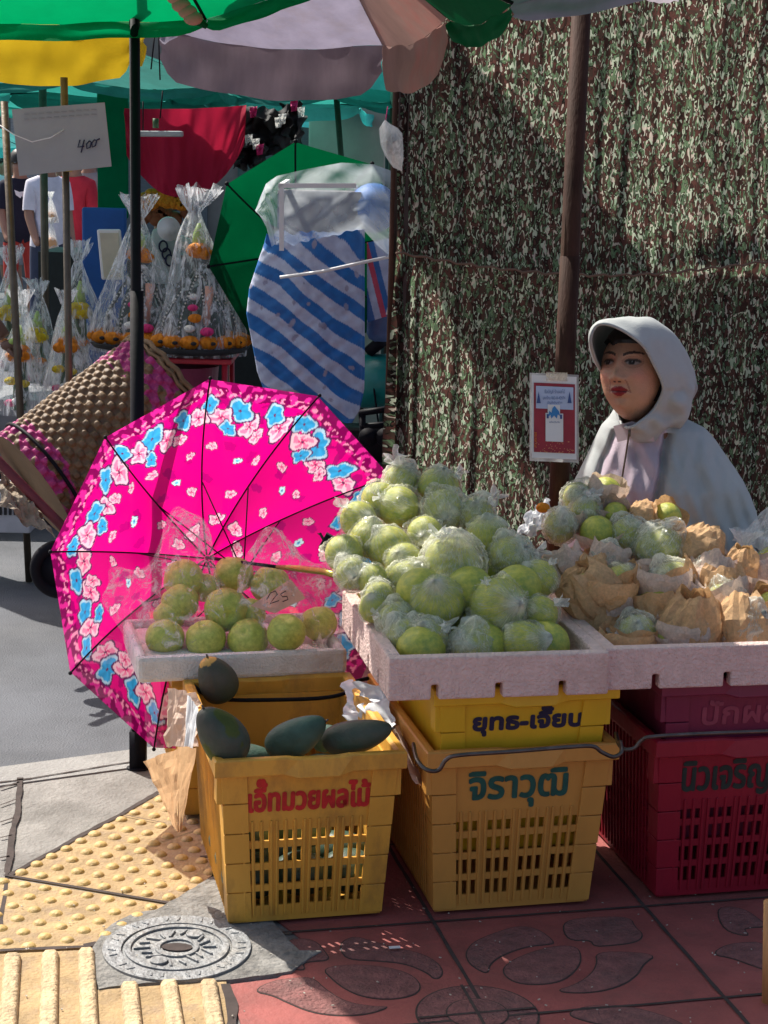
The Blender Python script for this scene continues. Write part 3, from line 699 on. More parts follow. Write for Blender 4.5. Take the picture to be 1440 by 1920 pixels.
QL=[(1083,933,62,'white-wrapped pomelo highest on the paper-wrapped heap by the pole',0,None,(.9,.4,.9)),
(1135,925,66,'upright torn brown paper with its pomelo at the peak of the right heap',None,1,None),
(1050,987,66,'pomelo in clear film left of the right heap peak, against the pole',5,None,(0,1,.6)),
(1098,960,60,'pomelo under a white paper corner near the top of the right heap',3,None,(.3,.9,1)),
(1120,1000,72,'pomelo in pale pink-brown paper in the upper middle of the right heap',None,3,None),
(1177,1003,70,'yellow-green pomelo showing between two papers near the top of the heap',4,None,None),
(1205,975,56,'tan paper twist at the top row directly below the vendor',None,4,None),
(1250,970,60,'tan paper parcel with an orange corner below the vendor\'s sleeve',None,0,None),
(1237,1030,98,'pomelo in a puffed clear bag at the centre of the right heap',3,None,(.2,1,.5)),
(1312,1036,84,'tan paper parcel behind the clear-bagged pomelo',None,4,None),
(1063,1060,66,'pomelo in a kraft sleeve on the left slope of the right heap',None,5,None),
(1140,1052,64,'film-topped pomelo mid-heap left of the puffed bag',5,5,None),
(1112,1120,104,'tall peaked paper wrap, largest on the left slope of the right heap',None,2,None),
(1165,1092,74,'yellow pomelo tucked beside the tall peaked paper',1,0,None),
(1262,1093,88,'pomelo cupped in brown paper mid-heap on the right',4,0,None),
(1335,1088,80,'brownish film-wrapped pomelo near the right edge',1,5,None),
(1235,1140,86,'pomelo in folded brown paper behind the front row',None,0,None),
(1360,1130,86,'half-open paper parcel above the front right corner',2,3,None),
(1195,1188,78,'front row pomelo with torn paper skirt at the left corner of the tray',0,0,(-1,.1,.7)),
(1293,1180,112,'large folded paper parcel in the middle of the front row',None,4,None),
(1395,1180,100,'paper parcel at the right of the front row under grey film',5,4,None),
(1450,1150,90,'paper parcel cut by the right edge of the picture',None,2,None),
(1078,1098,58,'small tan twist left of the tall peaked paper wrap',None,4,None),(1216,1135,54,'little crushed paper between the tall peak and the folded cup',None,0,None),
(1300,1128,60,'small pale paper knot right of the folded cup',None,5,None),(1388,1062,62,'tan paper parcel beside the knotted clear bag',None,4,None),
(1152,1140,60,'crumpled paper above the torn paper skirt',None,3,None),(1245,1198,56,'low paper tuft between the two front row parcels',None,1,None),(1155,965,52,'paper tip just right of the heap peak',None,1,None)]
for k,(px,py,d,lab,wi,pi_,tl) in enumerate(QL):
    Y=YB(py); c=P(px,py,Y); r=d/2*Y/FPX
    t=pomelo(px,py,d,Y,lab,wi if wi is not None else k%6,tl,group='paper-wrapped pomelos in the right tray',wrap=wi is not None)
    if wi is not None and k%3!=1: bagged(t,r,k,1.06)
    if pi_ is not None:
        o=bpy.data.objects.new('paper_wrap',pp[pi_]); col.objects.link(o); o.parent=t; o.scale=(r*1.05,r*1.05,r*(1.12 if d<100 else 1.2)); o.rotation_euler=(random.uniform(-.2,.75),random.uniform(-.6,.6),random.uniform(0,6))
for k,(x,y,z) in enumerate([(x,y,z) for z in(.55,.63) for y in(.12,.24,.36) for x in(-.17,-.05,.08,.19) if not(z>.6 and y<.2)]):
    c=lt3+uT*x+vT*y; t=thing('wrapped_pomelo','paper-wrapped pomelo buried inside the right heap','pomelo',(c.x,c.y,z),0,'pomelos buried in the right heap')
    o=bpy.data.objects.new('paper_wrap',pp[k%6]); col.objects.link(o); o.parent=t; o.scale=(.05,)*3
# loose papers
def crumple(name,label,cat,corners,mat,amp=.02,n=(14,10),seed=0,par=None,smooth=False,fold=0):
    A,B,C_,D=[Vector(c) for c in corners]; b=MB()
    nrm=(B-A).cross(D-A).normalized()
    def fn(u,v):
        p=(A*(1-u)+B*u)*(1-v)+(D*(1-u)+C_*u)*v
        return p+nrm*(amp*2*nz(u*3+seed,v*3,seed)+amp*nz(u*8+seed,v*8,2))+ (B-A).normalized()*amp*.6*nz(v*6,u*5,seed)+(D-A).normalized()*amp*.6*nz(v*5,u*6+9,seed)+nrm*fold*abs(u-.5)
    b.grid(fn,*n); o=b.build(name,mat,par,smooth=smooth,world=par is not None)
    if par is None: tag(o,label,cat)
    return o
crumple('paper_sheet','white and tan torn paper with orange print beside the brown pole','paper',[P(960,1010,3.9),P(1035,990,3.88),P(1030,935,3.95),P(995,955,3.95)],M['white_cloth'],.012,seed=3)
b=MB(); b.sph(P(1018,952,3.87),(.016,.01,.012),12,8); tag(b.build('orange_peel',M['orange']),'small orange scrap on white paper by the brown pole','scrap')
b=MB(); b.sph(P(1270,986,3.78),(.02,.012,.012),10,6); tag(b.build('orange_peel',pbr('amber',(.8,.35,.02),.5)),'amber folded scrap below the vendor\'s sleeve','scrap')
# tied bags at far right
def pouch(t,c,w_,h,mat,seed=0,par_name='bag',neck=.12,flare=.25,hn=.78,nu=56,nv=34,dep=.7,pleat=.16,base=.92):
    b=MB(); c=Vector(c); ph=random.uniform(0,6)
    def fn(u,v):
        a=2*PI*u
        if v<hn: s_=v/hn; r=neck+(1-neck)*(1-s_**1.25)*1.0; r*= base+(1-base)*min(1,s_*6)
        else: s_=(v-hn)/(1-hn); r=neck+flare*s_**.8
        pl=pleat*(.35+v)*( .6*math.sin(a*7+ph+2*nz(seed,v*2))+ .7*nz(math.cos(a)*3+seed,math.sin(a)*3,v*1.5)*2)
        r*=1+pl*(1 if v<hn else 2); x=.08*w_*nz(seed,v*2)
        return c+Vector((r*w_/2*math.cos(a)+x,r*w_/2*dep*math.sin(a),h*v*(1+.06*(nz(math.cos(a)*2,math.sin(a)*2,seed) if v>.9 else 0))))
    b.grid(fn,nu,nv,True); return b.build(par_name,mat,t)
def bagfruit(label,px,py,Y,w_,h,fr,seed):
    t=thing('tied_fruit_bag',label,'bag',P(px,py,Y),0,'tied bags at the right edge'); pouch(t,P(px,py,Y),w_,h,M['tail' if seed==1 else 'clear'],seed)
    b=MB()
    for dx,dz,r in fr: b.sph(P(px,py,Y)+Vector((dx,0,dz)),r)
    b.build('fruit',M['pomelo'],t)
bagfruit('knotted clear bag of green fruit right of the vendor\'s elbow',1395,1105,3.98,.17,.14,[(-.03,.045,.04),(.04,.04,.04)],1)
bagfruit('tied clear bag of green fruit cut off by the right edge',1448,1100,3.95,.13,.16,[(0,.05,.045)],2)
crumple('plastic_sheet','grey plastic sheet sloping up out of the right edge','plastic sheet',[P(1372,1015,4.0),P(1450,1040,3.95),P(1460,930,4.0),P(1440,950,4.02)],M['tail'],.01,seed=8)
# ------------------------------------------------------------ guavas, left tray
gm=fruitmesh(1.7,dimple=.16,bumpy=.05,flat=.93).build('fruit',M['guava'],None,world=False); gmd=gm.data; bpy.data.objects.remove(gm)
GLs=[(309,1196,76,'bright lime guava, leftmost in the front row',3.86),(385,1198,78,'guava second from left in the front row',3.86),(465,1198,80,'guava third from left in the front row, paler',3.87),(537,1186,76,'round yellow-green guava at the right of the front row',3.84),
(424,1143,86,'guava showing its dimpled blossom end in the middle',3.93),(344,1085,78,'guava at the top left under the bag peak',4.0),(337,1130,76,'guava between the top left one and the front row',3.95),(385,1102,60,'narrow dark green guava beside the top left one',4.02),
(438,1078,78,'guava at the back centre',4.05),(507,1098,78,'blue-green guava at the back behind the price card',4.03),(598,1168,72,'brownish guava in shadow at the right end',3.95),(318,1155,62,'half-hidden guava behind the front left one',3.93),(470,1150,60,'guava hidden behind the front row, below the price card',3.95)]
for k,(px,py,d,lab,Y) in enumerate(GLs):
    t=gobj=bpy.data.objects.new('guava',gmd); col.objects.link(t); r=d/2*Y/FPX; t.location=P(px,py,Y); t.scale=(r,r,r)
    t.rotation_euler=(R(90),0,R(15)) if k==4 else (random.uniform(-.8,.8),random.uniform(-.8,.8),random.uniform(0,6)); tag(t,lab+' of the left tray','guava','guavas in the left foam tray')
b=MB(); b.sph((0,0,0),1,12,6)
# clear bags over guavas: crumpled facetted domes
def dome(name,label,c,rx,ry,h,spikes,seed,mat,n=(44,26)):
    c=Vector(c); b=MB()
    def fn(u,v):
        a=2*PI*u; q=PI/2*(1-v)*1.0; 
        p=Vector((rx*math.cos(a)*math.sin(q),ry*math.sin(a)*math.sin(q),h*math.cos(q)))
        k=1+.14*nz(math.cos(a)*3+seed,math.sin(a)*3,v*4)+.10*nz(math.cos(a)*7+seed,math.sin(a)*7,v*8)
        p*=k
        for (sx,sy,sz,w_) in spikes:
            dv=Vector((sx,sy,sz)); dl=dv.length; dn=dv/dl; dd=(p.normalized()-dn).length; p+=dn*max(0,dl-p.length*.8)*math.exp(-(dd/w_)**2)
        return c+p
    b.grid(fn,n[0],n[1],True)
    f2=[]
    for k,f in enumerate(b.f): f2+= [(f[0],f[1],f[2]),(f[0],f[2],f[3])] if (k*7919)%2 else [(f[0],f[1],f[3]),(f[1],f[2],f[3])]
    b.f=f2; b.m=[0]*len(f2)
    return tag(b.build(name,mat,smooth=False),label,'plastic bag','clear bags in the left tray')
cA=P(345,1225,3.93); dome('clear_bag','clear crinkled bag with a tall peak over the left guavas',cA,.135,.12,.20,[(-.01,-.02,.31,.28),(-.155,-.05,.12,.22),(.03,0,.27,.2),(-.14,-.05,.19,.2)],1,M['clear'])
cB=P(530,1225,3.95); dome('clear_bag','clear crinkled bag spread over the right guavas and price card',cB,.145,.12,.20,[(.13,0,.2,.25),(-.03,0,.26,.3),(.14,-.05,.13,.2)],5,M['clear'])
pc=thing('price_card','pinkish cardboard price card with handwriting between the guavas','price card',P(522,1118,3.9))
A_,B_,C__,D_=P(470,1136,3.87),P(545,1086,3.93),P(573,1122,3.9),P(515,1150,3.85)
card=pbr('pink_card',(.62,.36,.27),.8,.1,10)
b=MB(); b.add([A_,B_,C__,D_,A_+Vector((0,.003,0)),B_+Vector((0,.003,0)),C__+Vector((0,.003,0)),D_+Vector((0,.003,0))],[(3,2,1,0),(4,5,6,7),(0,1,5,4),(1,2,6,5),(2,3,7,6),(3,0,4,7)]); cardo=b.build('card',card,pc,smooth=False)
b=MB()
for pts in ([(500,1124),(507,1112),(516,1108),(520,1114),(512,1124),(506,1132),(523,1126)],[(536,1108),(526,1114),(530,1119),(538,1118),(540,1124),(530,1128)],[(494,1136),(502,1130)]):
    b.tube([P(x,y,3.868-.0*(x-500)) for x,y in pts],.0012,6)
b.build('handwriting',M['black'],cardo)
# ------------------------------------------------------------ mangoes
def mango(label,px,py,L,W,ang,Y,skin,tipcol=None):
    c=P(px,py,Y); k=Y/FPX; rl,rw=L/2*k*1.07,W/2*k*1.07; b=MB(); A=[]
    ax=Vector((math.cos(R(ang)),-.15,math.sin(R(ang)))).normalized(); e1=Vector((0,1,0)); e1=(e1-ax*e1.dot(ax)).normalized(); e2=ax.cross(e1)
    def fn(u,v):
        a=2*PI*u;q=PI*(v*.998+.001); t=math.cos(q)
        r=math.sin(q)**.9*(1-.24*t)  # fatter at stem end
        bend=.10*rw*(t*t)
        p=c+ax*(t*rl)+(e1*math.cos(a)*.92+e2*math.sin(a))*r*rw+e2*bend
        f=.5+.9*nz(p.x*14,p.y*14,p.z*14+L)+.25*nz(p.x*50,p.y*50,p.z*50)
        f=max(0,min(1,f)); d1=(.04,.08,.055); d2=(.095,.09,.075) if skin else (.075,.16,.13)
        cc=[d1[i]*(1-f)+d2[i]*f for i in range(3)]
        if skin==1 and f<.35: cc=[.07,.095,.015]
        if tipcol and t>.80+.05*nz(a*2): cc=[.62,.38,.1]
        A.append((*cc,1)); return p
    b.grid(lambda u,v:fn(1-u,v),64,44,True)
    t=thing('mango',label,'mango',c,0,'dark green mangoes on the left crate'); b.build('fruit',M['mango'],t,attr=A)
    s_=MB(); e=c+ax*rl; s_.tube([e-ax*.002,e+ax*.006+Vector((0,0,.002))],[.003,.0018],8); s_.build('stem',M['wire'],t)
M['mangod']=pbr('mango_dark',(.04,.08,.055),.42,.4,20); M['mango']=pbr('mango_skin',(1,1,1),.55,.35,18,attr=True,bump=.2,bscale=90,spec=.3)
mango('blackish mango with a cut orange tip propped against the foam tray',407,1273,92,70,112,3.70,2,True)
mango('largest dark mango, front left on the crate rim',416,1378,126,84,122,3.27,1)
mango('grey-green mango with a stalk, middle of the front rim',557,1382,126,70,33,3.31,0)
mango('long dark mango lying at the front right of the crate',670,1381,134,62,17,3.33,2)
mango('small blue-green mango peeping behind the front ones',612,1383,60,50,20,3.52,0)
mango('mango mostly hidden down in the crate at the centre left',470,1425,90,60,5,3.50,0)
md=bpy.data.objects['mango'].children[0]
for k in range(14):
    x,y,z=-.10+.1*(k%3),.09+.1*((k//3)%4),.07+.10*(k//7); t=thing('mango','dark mango inside the slotted mango crate','mango',loc1+uT*x+vT*y+Vector((0,0,z)),0,'mangoes down inside the crate')
    b=MB(); c0=loc1+uT*x+vT*y+Vector((0,0,z)); b.sph(c0,(.062,.048,.044),24,14); b.build('fruit',M['mangod'],t)
# paper / cloth around crate 1
crumple('white_cloth','white crumpled cloth draped over the right side of the mango crate','cloth',[P(655,1400,3.62),P(745,1395,3.45),P(720,1290,3.6),P(652,1275,3.75)],M['white_cloth'],.022,(22,18),seed=4,smooth=True)
crumple('paper_sheet','pale brown paper hanging down between the mango crate and the ochre crate','paper',[P(735,1365,3.42),P(748,1360,3.5),P(796,1475,3.38),P(780,1470,3.3)],M['paper2'],.004,seed=9)
crumple('paper_sheet','folded brown wrapping paper poking up at the back left of the mango crate','paper',[P(312,1400,3.62),P(372,1400,3.5),P(368,1300,3.55),P(314,1290,3.62)],M['paper2'],.008,seed=12)
pb_=thing('paper_bag','open brown paper bag hanging from the left side of the mango crate','paper bag',P(330,1560,3.38))
crumple('bag_front','','',[P(333,1560,3.33),P(334,1556,3.33),P(332,1404,3.45),P(268,1428,3.5)],M['paper'],.004,seed=2,par=pb_)
crumple('bag_side','','',[P(334,1562,3.33),P(340,1556,3.34),P(368,1402,3.36),P(333,1400,3.45)],M['paper'],.004,seed=6,par=pb_)
crumple('bag_lining','','',[P(338,1556,3.36),P(342,1552,3.36),P(372,1330,3.42),P(352,1300,3.5)],M['white_cloth'],.006,seed=7,par=pb_)
# ------------------------------------------------------------ umbrellas (open, inside seen)
def open_umbrella(t,cx,cy,Y,r,a,e,rol,nrib,Dp,mat,colfn,ribmat,nt_=26,nr=60,ribr=.0025,stretch=True):
    c=P(cx,cy,Y); n=Vector((math.sin(a)*math.cos(e),-math.cos(a)*math.cos(e),math.sin(e))); u=Vector((math.cos(a),math.sin(a),0)); v=n.cross(u)
    if v.z<0: v=-v
    st=2*PI/nrib; b=MB(); A=[]
    def pt(rho,ang):
        k=((ang-rol)%st)/st-.5; sag=math.cos(st/2)/math.cos(k*st); sg=1-.05*(1-(2*k)**2)*rho
        rr=rho*r*(sag if rho>.0 else 1)*(.98+.02*1)
        ax=-Dp*(1-rho**1.9)*(1-.07*(1-(2*k)**2)*math.sin(PI*min(1,rho)))
        return c+u*rr*math.cos(ang)+v*rr*math.sin(ang)+n*ax
    NU=nt_*nrib
    def fn(uu,vv):
        ang=rol+2*PI*uu; rho=.004+.996*vv; p=pt(rho,ang)
        if colfn: A.append(colfn(rho,ang-rol,uu*nrib%1))
        return p
    b.grid(fn,NU,nr,True); cn=b.build('canopy',mat,t,attr=A if colfn else None)
    sh=MB(); hubp=c-n*Dp*.97
    for k in range(nrib):
        ang=rol+k*st; rb=MB(); pts=[]
        for j in range(13):
            rho=.02+.985*j/12; q=c+u*rho*r*math.cos(st/2)/math.cos(st/2)*math.cos(ang)+v*rho*r*math.sin(ang)+n*(-Dp*(1-rho**1.9)+.006); pts.append(q)
        rb.tube(pts,ribr,6); rb.sph(pts[-1],ribr*2.2,8,6)
        if stretch:
            mid=pts[5]; rb.tube([hubp+n*Dp*1.15+ (u*math.cos(ang)+v*math.sin(ang))*.01,mid+n*.004],ribr*.8,6)
        rb.build('rib',ribmat,t)
    return c,n,u,v,hubp
rng=np.random.default_rng(5)
FL=[]
for k in range(10):
    a0_=2*PI*k/10; st=2*PI/10
    for t_,rh,s_,ty in [(.10,.80,.085,0),(.27,.85,.085,1),(.45,.78,.075,0),(.62,.84,.09,1),(.80,.80,.08,0),(.93,.86,.07,1),(.33,.74,.05,0),(.72,.735,.055,1)]:
        FL.append((rh+rng.uniform(-.015,.015),a0_+st*(t_+rng.uniform(-.03,.03)),s_*rng.uniform(.85,1.1),ty,rng.uniform(0,6)))
    for t_,rh,s_,ty in [(.5,.55,.032,2),(.8,.61,.04,0),(.3,.40,.04,0),(.5,.2,.055,0),(.2,.63,.035,0),(.62,.62,.045,3),(.28,.58,.04,3),(.85,.45,.04,3)]:
        FL.append((rh+rng.uniform(-.04,.04),a0_+st*(t_+rng.uniform(-.1,.1)),s_*rng.uniform(.8,1.1),ty,rng.uniform(0,6)))
FX=np.array([f[0]*math.cos(f[1]) for f in FL]); FY=np.array([f[0]*math.sin(f[1]) for f in FL]); FS=np.array([f[2]*.86 for f in FL])
def pinkcol(rho,ang,tt):
    x,y=rho*math.cos(ang),rho*math.sin(ang); c_=(.86,.0,.24)
    edge=.915+.02*nz(x*14,y*14,2)
    if rho>edge:
        c_=(.22,0,.09)
        if nz(x*26,y*26,5)>.08: c_=(.75,.02,.3)
        if rho<.955 and nz(x*45,y*45,8)>.16: c_=(.95,.3,.5)
    elif rho>.80 and nz(x*20,y*20,9)>.05: c_=(.45,.0,.17)
    d2=(FX-x)**2+(FY-y)**2; idx=np.nonzero(d2<(FS*1.35)**2)[0]
    for i in idx:
        dx,dy=x-FX[i],y-FY[i]; d=math.sqrt(d2[i]); th=math.atan2(dy,dx)+FL[i][4]; ty=FL[i][3]
        el=1+.25*math.cos(2*th)
        R_=FS[i]*el*1.0*(.84+.11*math.cos(5*th)+.16*nz(math.cos(th)*2,math.sin(th)*2,i)); q=d/R_
        if q>1.12: continue
        if ty==3:
            if q<1 and c_[0]==.86: c_=(.55,0,.2)
            continue
        if q>.97: c_=(.12,.02,.12); continue
        pt_=.5+.5*math.cos(5*th+2*q)
        if ty==1: c_=(.04,.42,.85) if q<.78 else (.5,.75,.95); c_=tuple(v*(.75+.25*pt_) for v in c_)
        elif ty==0:
            c_=(.95,.25,.45) if q>.35 else (.85,.06,.25)
            if q>.75 or pt_>.8: c_=(.98,.6,.72)
        else: c_=(.6,.85,.95) if q>.4 else (.1,.5,.85)
        if q<.12: c_=(.15,.02,.1)
    return (*c_,1)
pinkm=pbr('floral_nylon',(1,1,1),.45,.06,5,attr=True,trans=.62,bump=.05)
_nt=pinkm.node_tree; _o=[n for n in _nt.nodes if n.type=='OUTPUT_MATERIAL'][0]; _s=_o.inputs[0].links[0].from_socket; _t=N(_nt,'BsdfTransparent'); _t.inputs[0].default_value=(1,.62,.70,1)
_m=_nt.nodes.new('ShaderNodeMixShader'); _m.inputs[0].default_value=.17; _nt.links.new(_s,_m.inputs[1]); _nt.links.new(_t.outputs[0],_m.inputs[2]); _nt.links.new(_m.outputs[0],_o.inputs[0])
pu=thing('folding_umbrella','open hot pink umbrella with blue and pink flower border, inside facing out','umbrella',P(262,1405,4.0))
uc,un,uu_,uv,uh=open_umbrella(pu,443,1069,4.06,.452*4.06/4,.495,.053,.449,10,.185,pinkm,pinkcol,M['black'],nt_=100,nr=170,ribr=.0022)
b=MB(); shaft_end=P(640,1082,3.62); b.tube([uh-un*.02,P(520,1063,3.86)],.004,10); b.build('shaft',M['black'],pu)
b=MB(); b.tube([P(520,1063,3.86),P(560,1066,3.79),P(610,1072,3.70),P(642,1083,3.63)],[.005,.0075,.008,.007],12); b.build('tube_end',M['gold'],pu)
b=MB(); b.tube([P(596,1000,3.74),P(642,1035,3.7)],.0015,6); b.box(P(622,1022,3.72),(.045,.02,.035),Matrix.Rotation(.5,3,'Y')); b.tube([P(600,1000,3.73),P(650,1088,3.66),P(690,1112,3.66)],.003,8); b.build('handle_grip',M['black'],pu)
# green parasol standing behind the tarp
gpar=cloth('green_nylon',(.0,.065,.022),.6,.15)
gu=thing('green_umbrella','opened dark green umbrella leaning behind the blue striped sack','umbrella',P(575,640,7.1))
open_umbrella(gu,585,470,7.1,.43,.35,.1,.15,8,.14,gpar,None,M['black'],nt_=10,nr=20,ribr=.004)
# ------------------------------------------------------------ poles
def pole(name,label,x0,y0,x1,y1,Y,r,mat,cat='pole',z0=0,extra=None):
    a=P(x0,y0,Y); b_=P(x1,y1,Y); d=(a-b_); 
    bot=b_+(b_-a)*((b_.z-z0)/(a.z-b_.z)); t=thing(name,label,cat,bot)
    b=MB(); b.tube([bot,a],r,16); b.build('shaft',mat,t)
    return t,bot,a
bp_,bb0,bt=pole('parasol_pole','slim black pole rising behind the pink umbrella on the left',252,-20,256,790,4.18,.0125,M['black'])
b=MB(); lowtop=P(256,560,4.18); b.tube([bb0,P(256.5,545,4.18)],.0165,16); b.sph(bb0+Vector((0,0,.003)),(.03,.022,.006)); b.box(bb0+Vector((.0,0,.05)),(.04,.03,.1)); b.build('sleeve',M['black'],bp_)
rp_,rb0,rtp=pole('parasol_pole','thick rusty brown pole left of the vendor with a payment sign taped on',1092,-20,1047,940,3.98,.0215,M['rust'],z0=0)
b=MB(); b.sph(rb0,(.12,.12,.03),24,8); b.build('foot_plate',M['rust'],rp_); b=MB(); b.tube([P(1069,480,3.98),P(1045,985,3.98)],.0228,16); b.build('sleeve',M['rust'],rp_)
# payment sign
sg=thing('payment_sign','laminated maroon and white payment sign taped to the brown pole','sign',P(1040,780,3.93)); 
sx=lambda x,y,e=0: P(x,y,3.945-e)
def quad(b,pts,th=.002):
    q=[Vector(p) for p in pts]; n=4; k=[p+Vector((0,th,0)) for p in q]; b.add(q+k,[(0,1,2,3),(7,6,5,4),(0,4,5,1),(1,5,6,2),(2,6,7,3),(3,7,4,0)])
def rectpx(x0,y0,x1,y1,e,skew=4):
    # slightly tilted: right side lower by skew px
    f=lambda x,y: sx(x+( y-700)*-.0,y+(x-994)/92*skew,e)
    return [f(x0,y1),f(x1,y1),f(x1,y0),f(x0,y0)]
def srect(name,x0,y0,x1,y1,e,mat,th=.001,par=None):
    b=MB(); quad(b,rectpx(x0,y0,x1,y1,e),th); return b.build(name,mat,par or sg,smooth=False)
srect('laminate',993,699,1085,864,0,film('laminate',amin=.3,amax=.5,edge=.2),.001)
wp=pbr('print_paper',(.7,.7,.72),.35,.03,10,bump=0); mr=pbr('print_maroon',(.28,.012,.035),.35,.15,30,bump=0); bl=pbr('print_pale_blue',(.42,.50,.70),.35,.1,10,bump=0); nv=pbr('print_navy',(.03,.08,.25),.4,bump=0)
srect('backing',997,703,1081,858,.002,wp); srect('panel',1001,717,1078,847,.004,mr)
srect('heading',1005,723,1075,765,.006,bl); srect('stub',1027,757,1050,786,.008,wp); srect('stub',1023,773,1056,826,.0075,wp)
srect('corner_mark',1025,775,1029,783,.009,nv); srect('corner_mark',1050,775,1054,783,.009,nv)
def signtext(txt,x0,x1,y0,y1,e,mat,bold=.0004):
    V,Fc,wd=thai(txt,1.0); b=MB(); cx,cy=(x0+x1)/2,(y0+y1)/2
    b.add([sx(cx+x/wd*(x1-x0),cy-z*(y1-y0)+(cx-994)/92*4,e) for x,z in V],Fc); b.build('lettering',mat,sg,smooth=False)
signtext('ชื่อบัญชี ร้านผลไม้',1021,1059,728,737,.0085,nv); signtext('เลขร้าน 063-0-42074',1018,1060,740,747,.0085,nv); signtext('บัญชีเงินฝาก',1026,1054,750,756,.0085,nv)
signtext('พร้อมรับเงิน',1030,1050,787,791,.0095,nv)
signtext('28',1002,1006,810,818,.006,M['orange']); signtext('42',1002,1006,820,828,.006,M['orange']); signtext('67',1002,1006,830,838,.006,M['orange'])
# bird emblem
bird=[(1028,779),(1030,768),(1034,772),(1036,763),(1040,759),(1043,763),(1048,769),(1050,778),(1046,775),(1044,783),(1039,777),(1034,783),(1032,776)]
b=MB(); b.add([sx(x,y+2,.0098) for x,y in bird],[tuple(range(len(bird)))[::-1]]); b.build('bird_emblem',pbr('print_blue',(.02,.2,.5),.4,bump=0),sg,smooth=False)
for x in(1010,1068):
    b=MB(); b.add([sx(x,734,.0088),sx(x-2.5,748,.0088),sx(x-4,756,.0088),sx(x+4,756,.0088),sx(x+2.5,748,.0088)],[(0,1,2,3,4)]); b.build('spire_mark',nv,sg,smooth=False)
b=MB(); rr_=random.Random(3)
for k in range(60):
    x=rr_.uniform(1003,1075); y=847-rr_.random()**2*22; q=rectpx(x,y-1.3,x+1.4,y,.006,4); quad(b,q,.0005)
b.build('speckle',pbr('print_gold',(.6,.25,.12),.4,bump=0),sg,smooth=False)
srect('tape',1024,696,1064,712,.01,film('tape',c=(.8,.72,.6),amin=.3,amax=.7,scale=40))
#PART2
# ------------------------------------------------------------ market parasols overhead
def panel(par,name,pts,mat,n=(16,10),sag=.02,val=None,vmat=None,seed=0,thick=0):
    """quad cloth panel: pts = inner-left, inner-right, rim-right, rim-left; val = drop of the valance"""
    A,B,C_,D=[Vector(p) for p in pts]; b=MB()
    def fn(u,v):
        p=(A*(1-u)+B*u)*(1-v)+(D*(1-u)+C_*u)*v
        return p+Vector((0,0,-sag*math.sin(PI*u)*(.4+.6*v)*2+.006*nz(u*5+seed,v*5)))
    b.grid(fn,*n); o=b.build(name,mat,par)
    if val:
        b=MB()
        def fv(u,v):
            p=fn(u,1); return p+Vector((0.012*nz(u*6+seed,v*2),.012*nz(u*7+seed,v*2,4)-.02*v,-v*val*(1+.08*math.sin(PI*u)+.05*nz(u*4,seed))*(min(1,.55+8*u*(1-u)))))
        b.grid(fv,24,6); b.build('valance',vmat or mat,o)
    return fn
grey=cloth('grey_canvas',(.25,.23,.31),.45,.15,dirt=(.22,.18,.19),dscale=3,stretch=(3,3,.6)); brown=cloth('faded_brown_canvas',(.33,.20,.17),.45,.2,dirt=(.5,.1,.08),dscale=2.2,damt=.7)
greyv=cloth('grey_valance',(.21,.165,.20),.25,.2,stretch=(3,3,.6)); grn=cloth('bright_green_canvas',(.0,.26,.09),.5,.15); dgrn=cloth('deep_green_canvas',(.0,.09,.03),.3,.15)
yelc=cloth('yellow_canvas',(.62,.42,.02),.55,.15); teal=cloth('teal_canvas',(.03,.26,.22),.5,.25); turq=cloth('turquoise_canvas',(.12,.6,.58),.7,.2); redcl=cloth('red_canvas',(.6,.06,.05),.4,.2)
um=thing('market_parasol','patched grey and brown market parasol overhead at the top centre','parasol',(-.05,3.9,1.9))
hub=P(585,-170,3.9); 
tips=[P(300,58,4.55),P(718,85,4.42),P(838,34,3.75),P(960,10,3.35),Vector((.75,3.0,1.95)),Vector((.1,2.75,1.95)),P(420,-260,3.4),P(430,-90,4.1)]
cols_=[(grey,greyv),(brown,brown),(dgrn,dgrn),(grey,grey),(grn,grn),(brown,brown),(dgrn,dgrn),(grey,grey)]
for k in range(8):
    a,b_=tips[k],tips[(k+1)%8]
    panel(um,'panel',[hub,hub+Vector((.001,0,0)),b_,a],cols_[k][0],sag=.012,val=(.115 if k==0 else .10 if k==1 else .04),vmat=cols_[k][1],seed=k*3)
    rb=MB(); rb.tube([hub+Vector((0,0,.01)),a.lerp(hub,.5)+Vector((0,0,.008)),a+Vector((0,0,.004))],.004,6); rb.build('rib',M['black'],um)
b=MB(); b.tube([hub+Vector((0,0,.06)),hub-Vector((0,0,.04))],.03,12); b.tube([hub+Vector((0,0,.03)),Vector((rtp.x,rtp.y,hub.z+.03))],.018,10); b.tube([Vector((rtp.x,rtp.y,rtp.z-.05)),Vector((rtp.x,rtp.y,hub.z+.06))],.022,10); b.build('cross_arm',M['rust'],um)
b=MB(); b.tube([P(930,18,3.5),P(958,38,3.6)],.0015,5); b.tube([P(290,62,4.5),P(283,130,4.5)],.002,5);b.tube([P(297,62,4.5),P(300,150,4.5)],.002,5); b.build('tie_string',M['black'],um)
# corner of a pale parasol at the top right
cp=thing('market_parasol','grey tip of another parasol at the top right corner','parasol',P(1240,-60,3.6))
q=[P(1190,-60,3.9),P(1300,-60,3.9),P(1272,6,3.7),P(1205,8,3.7)]; panel(cp,'panel',[P(1190,-90,3.6),P(1290,-90,3.6),P(1272,4,3.75),P(1200,-2,3.75)],cloth('pale_canvas',(.45,.42,.48),.4),sag=.002)
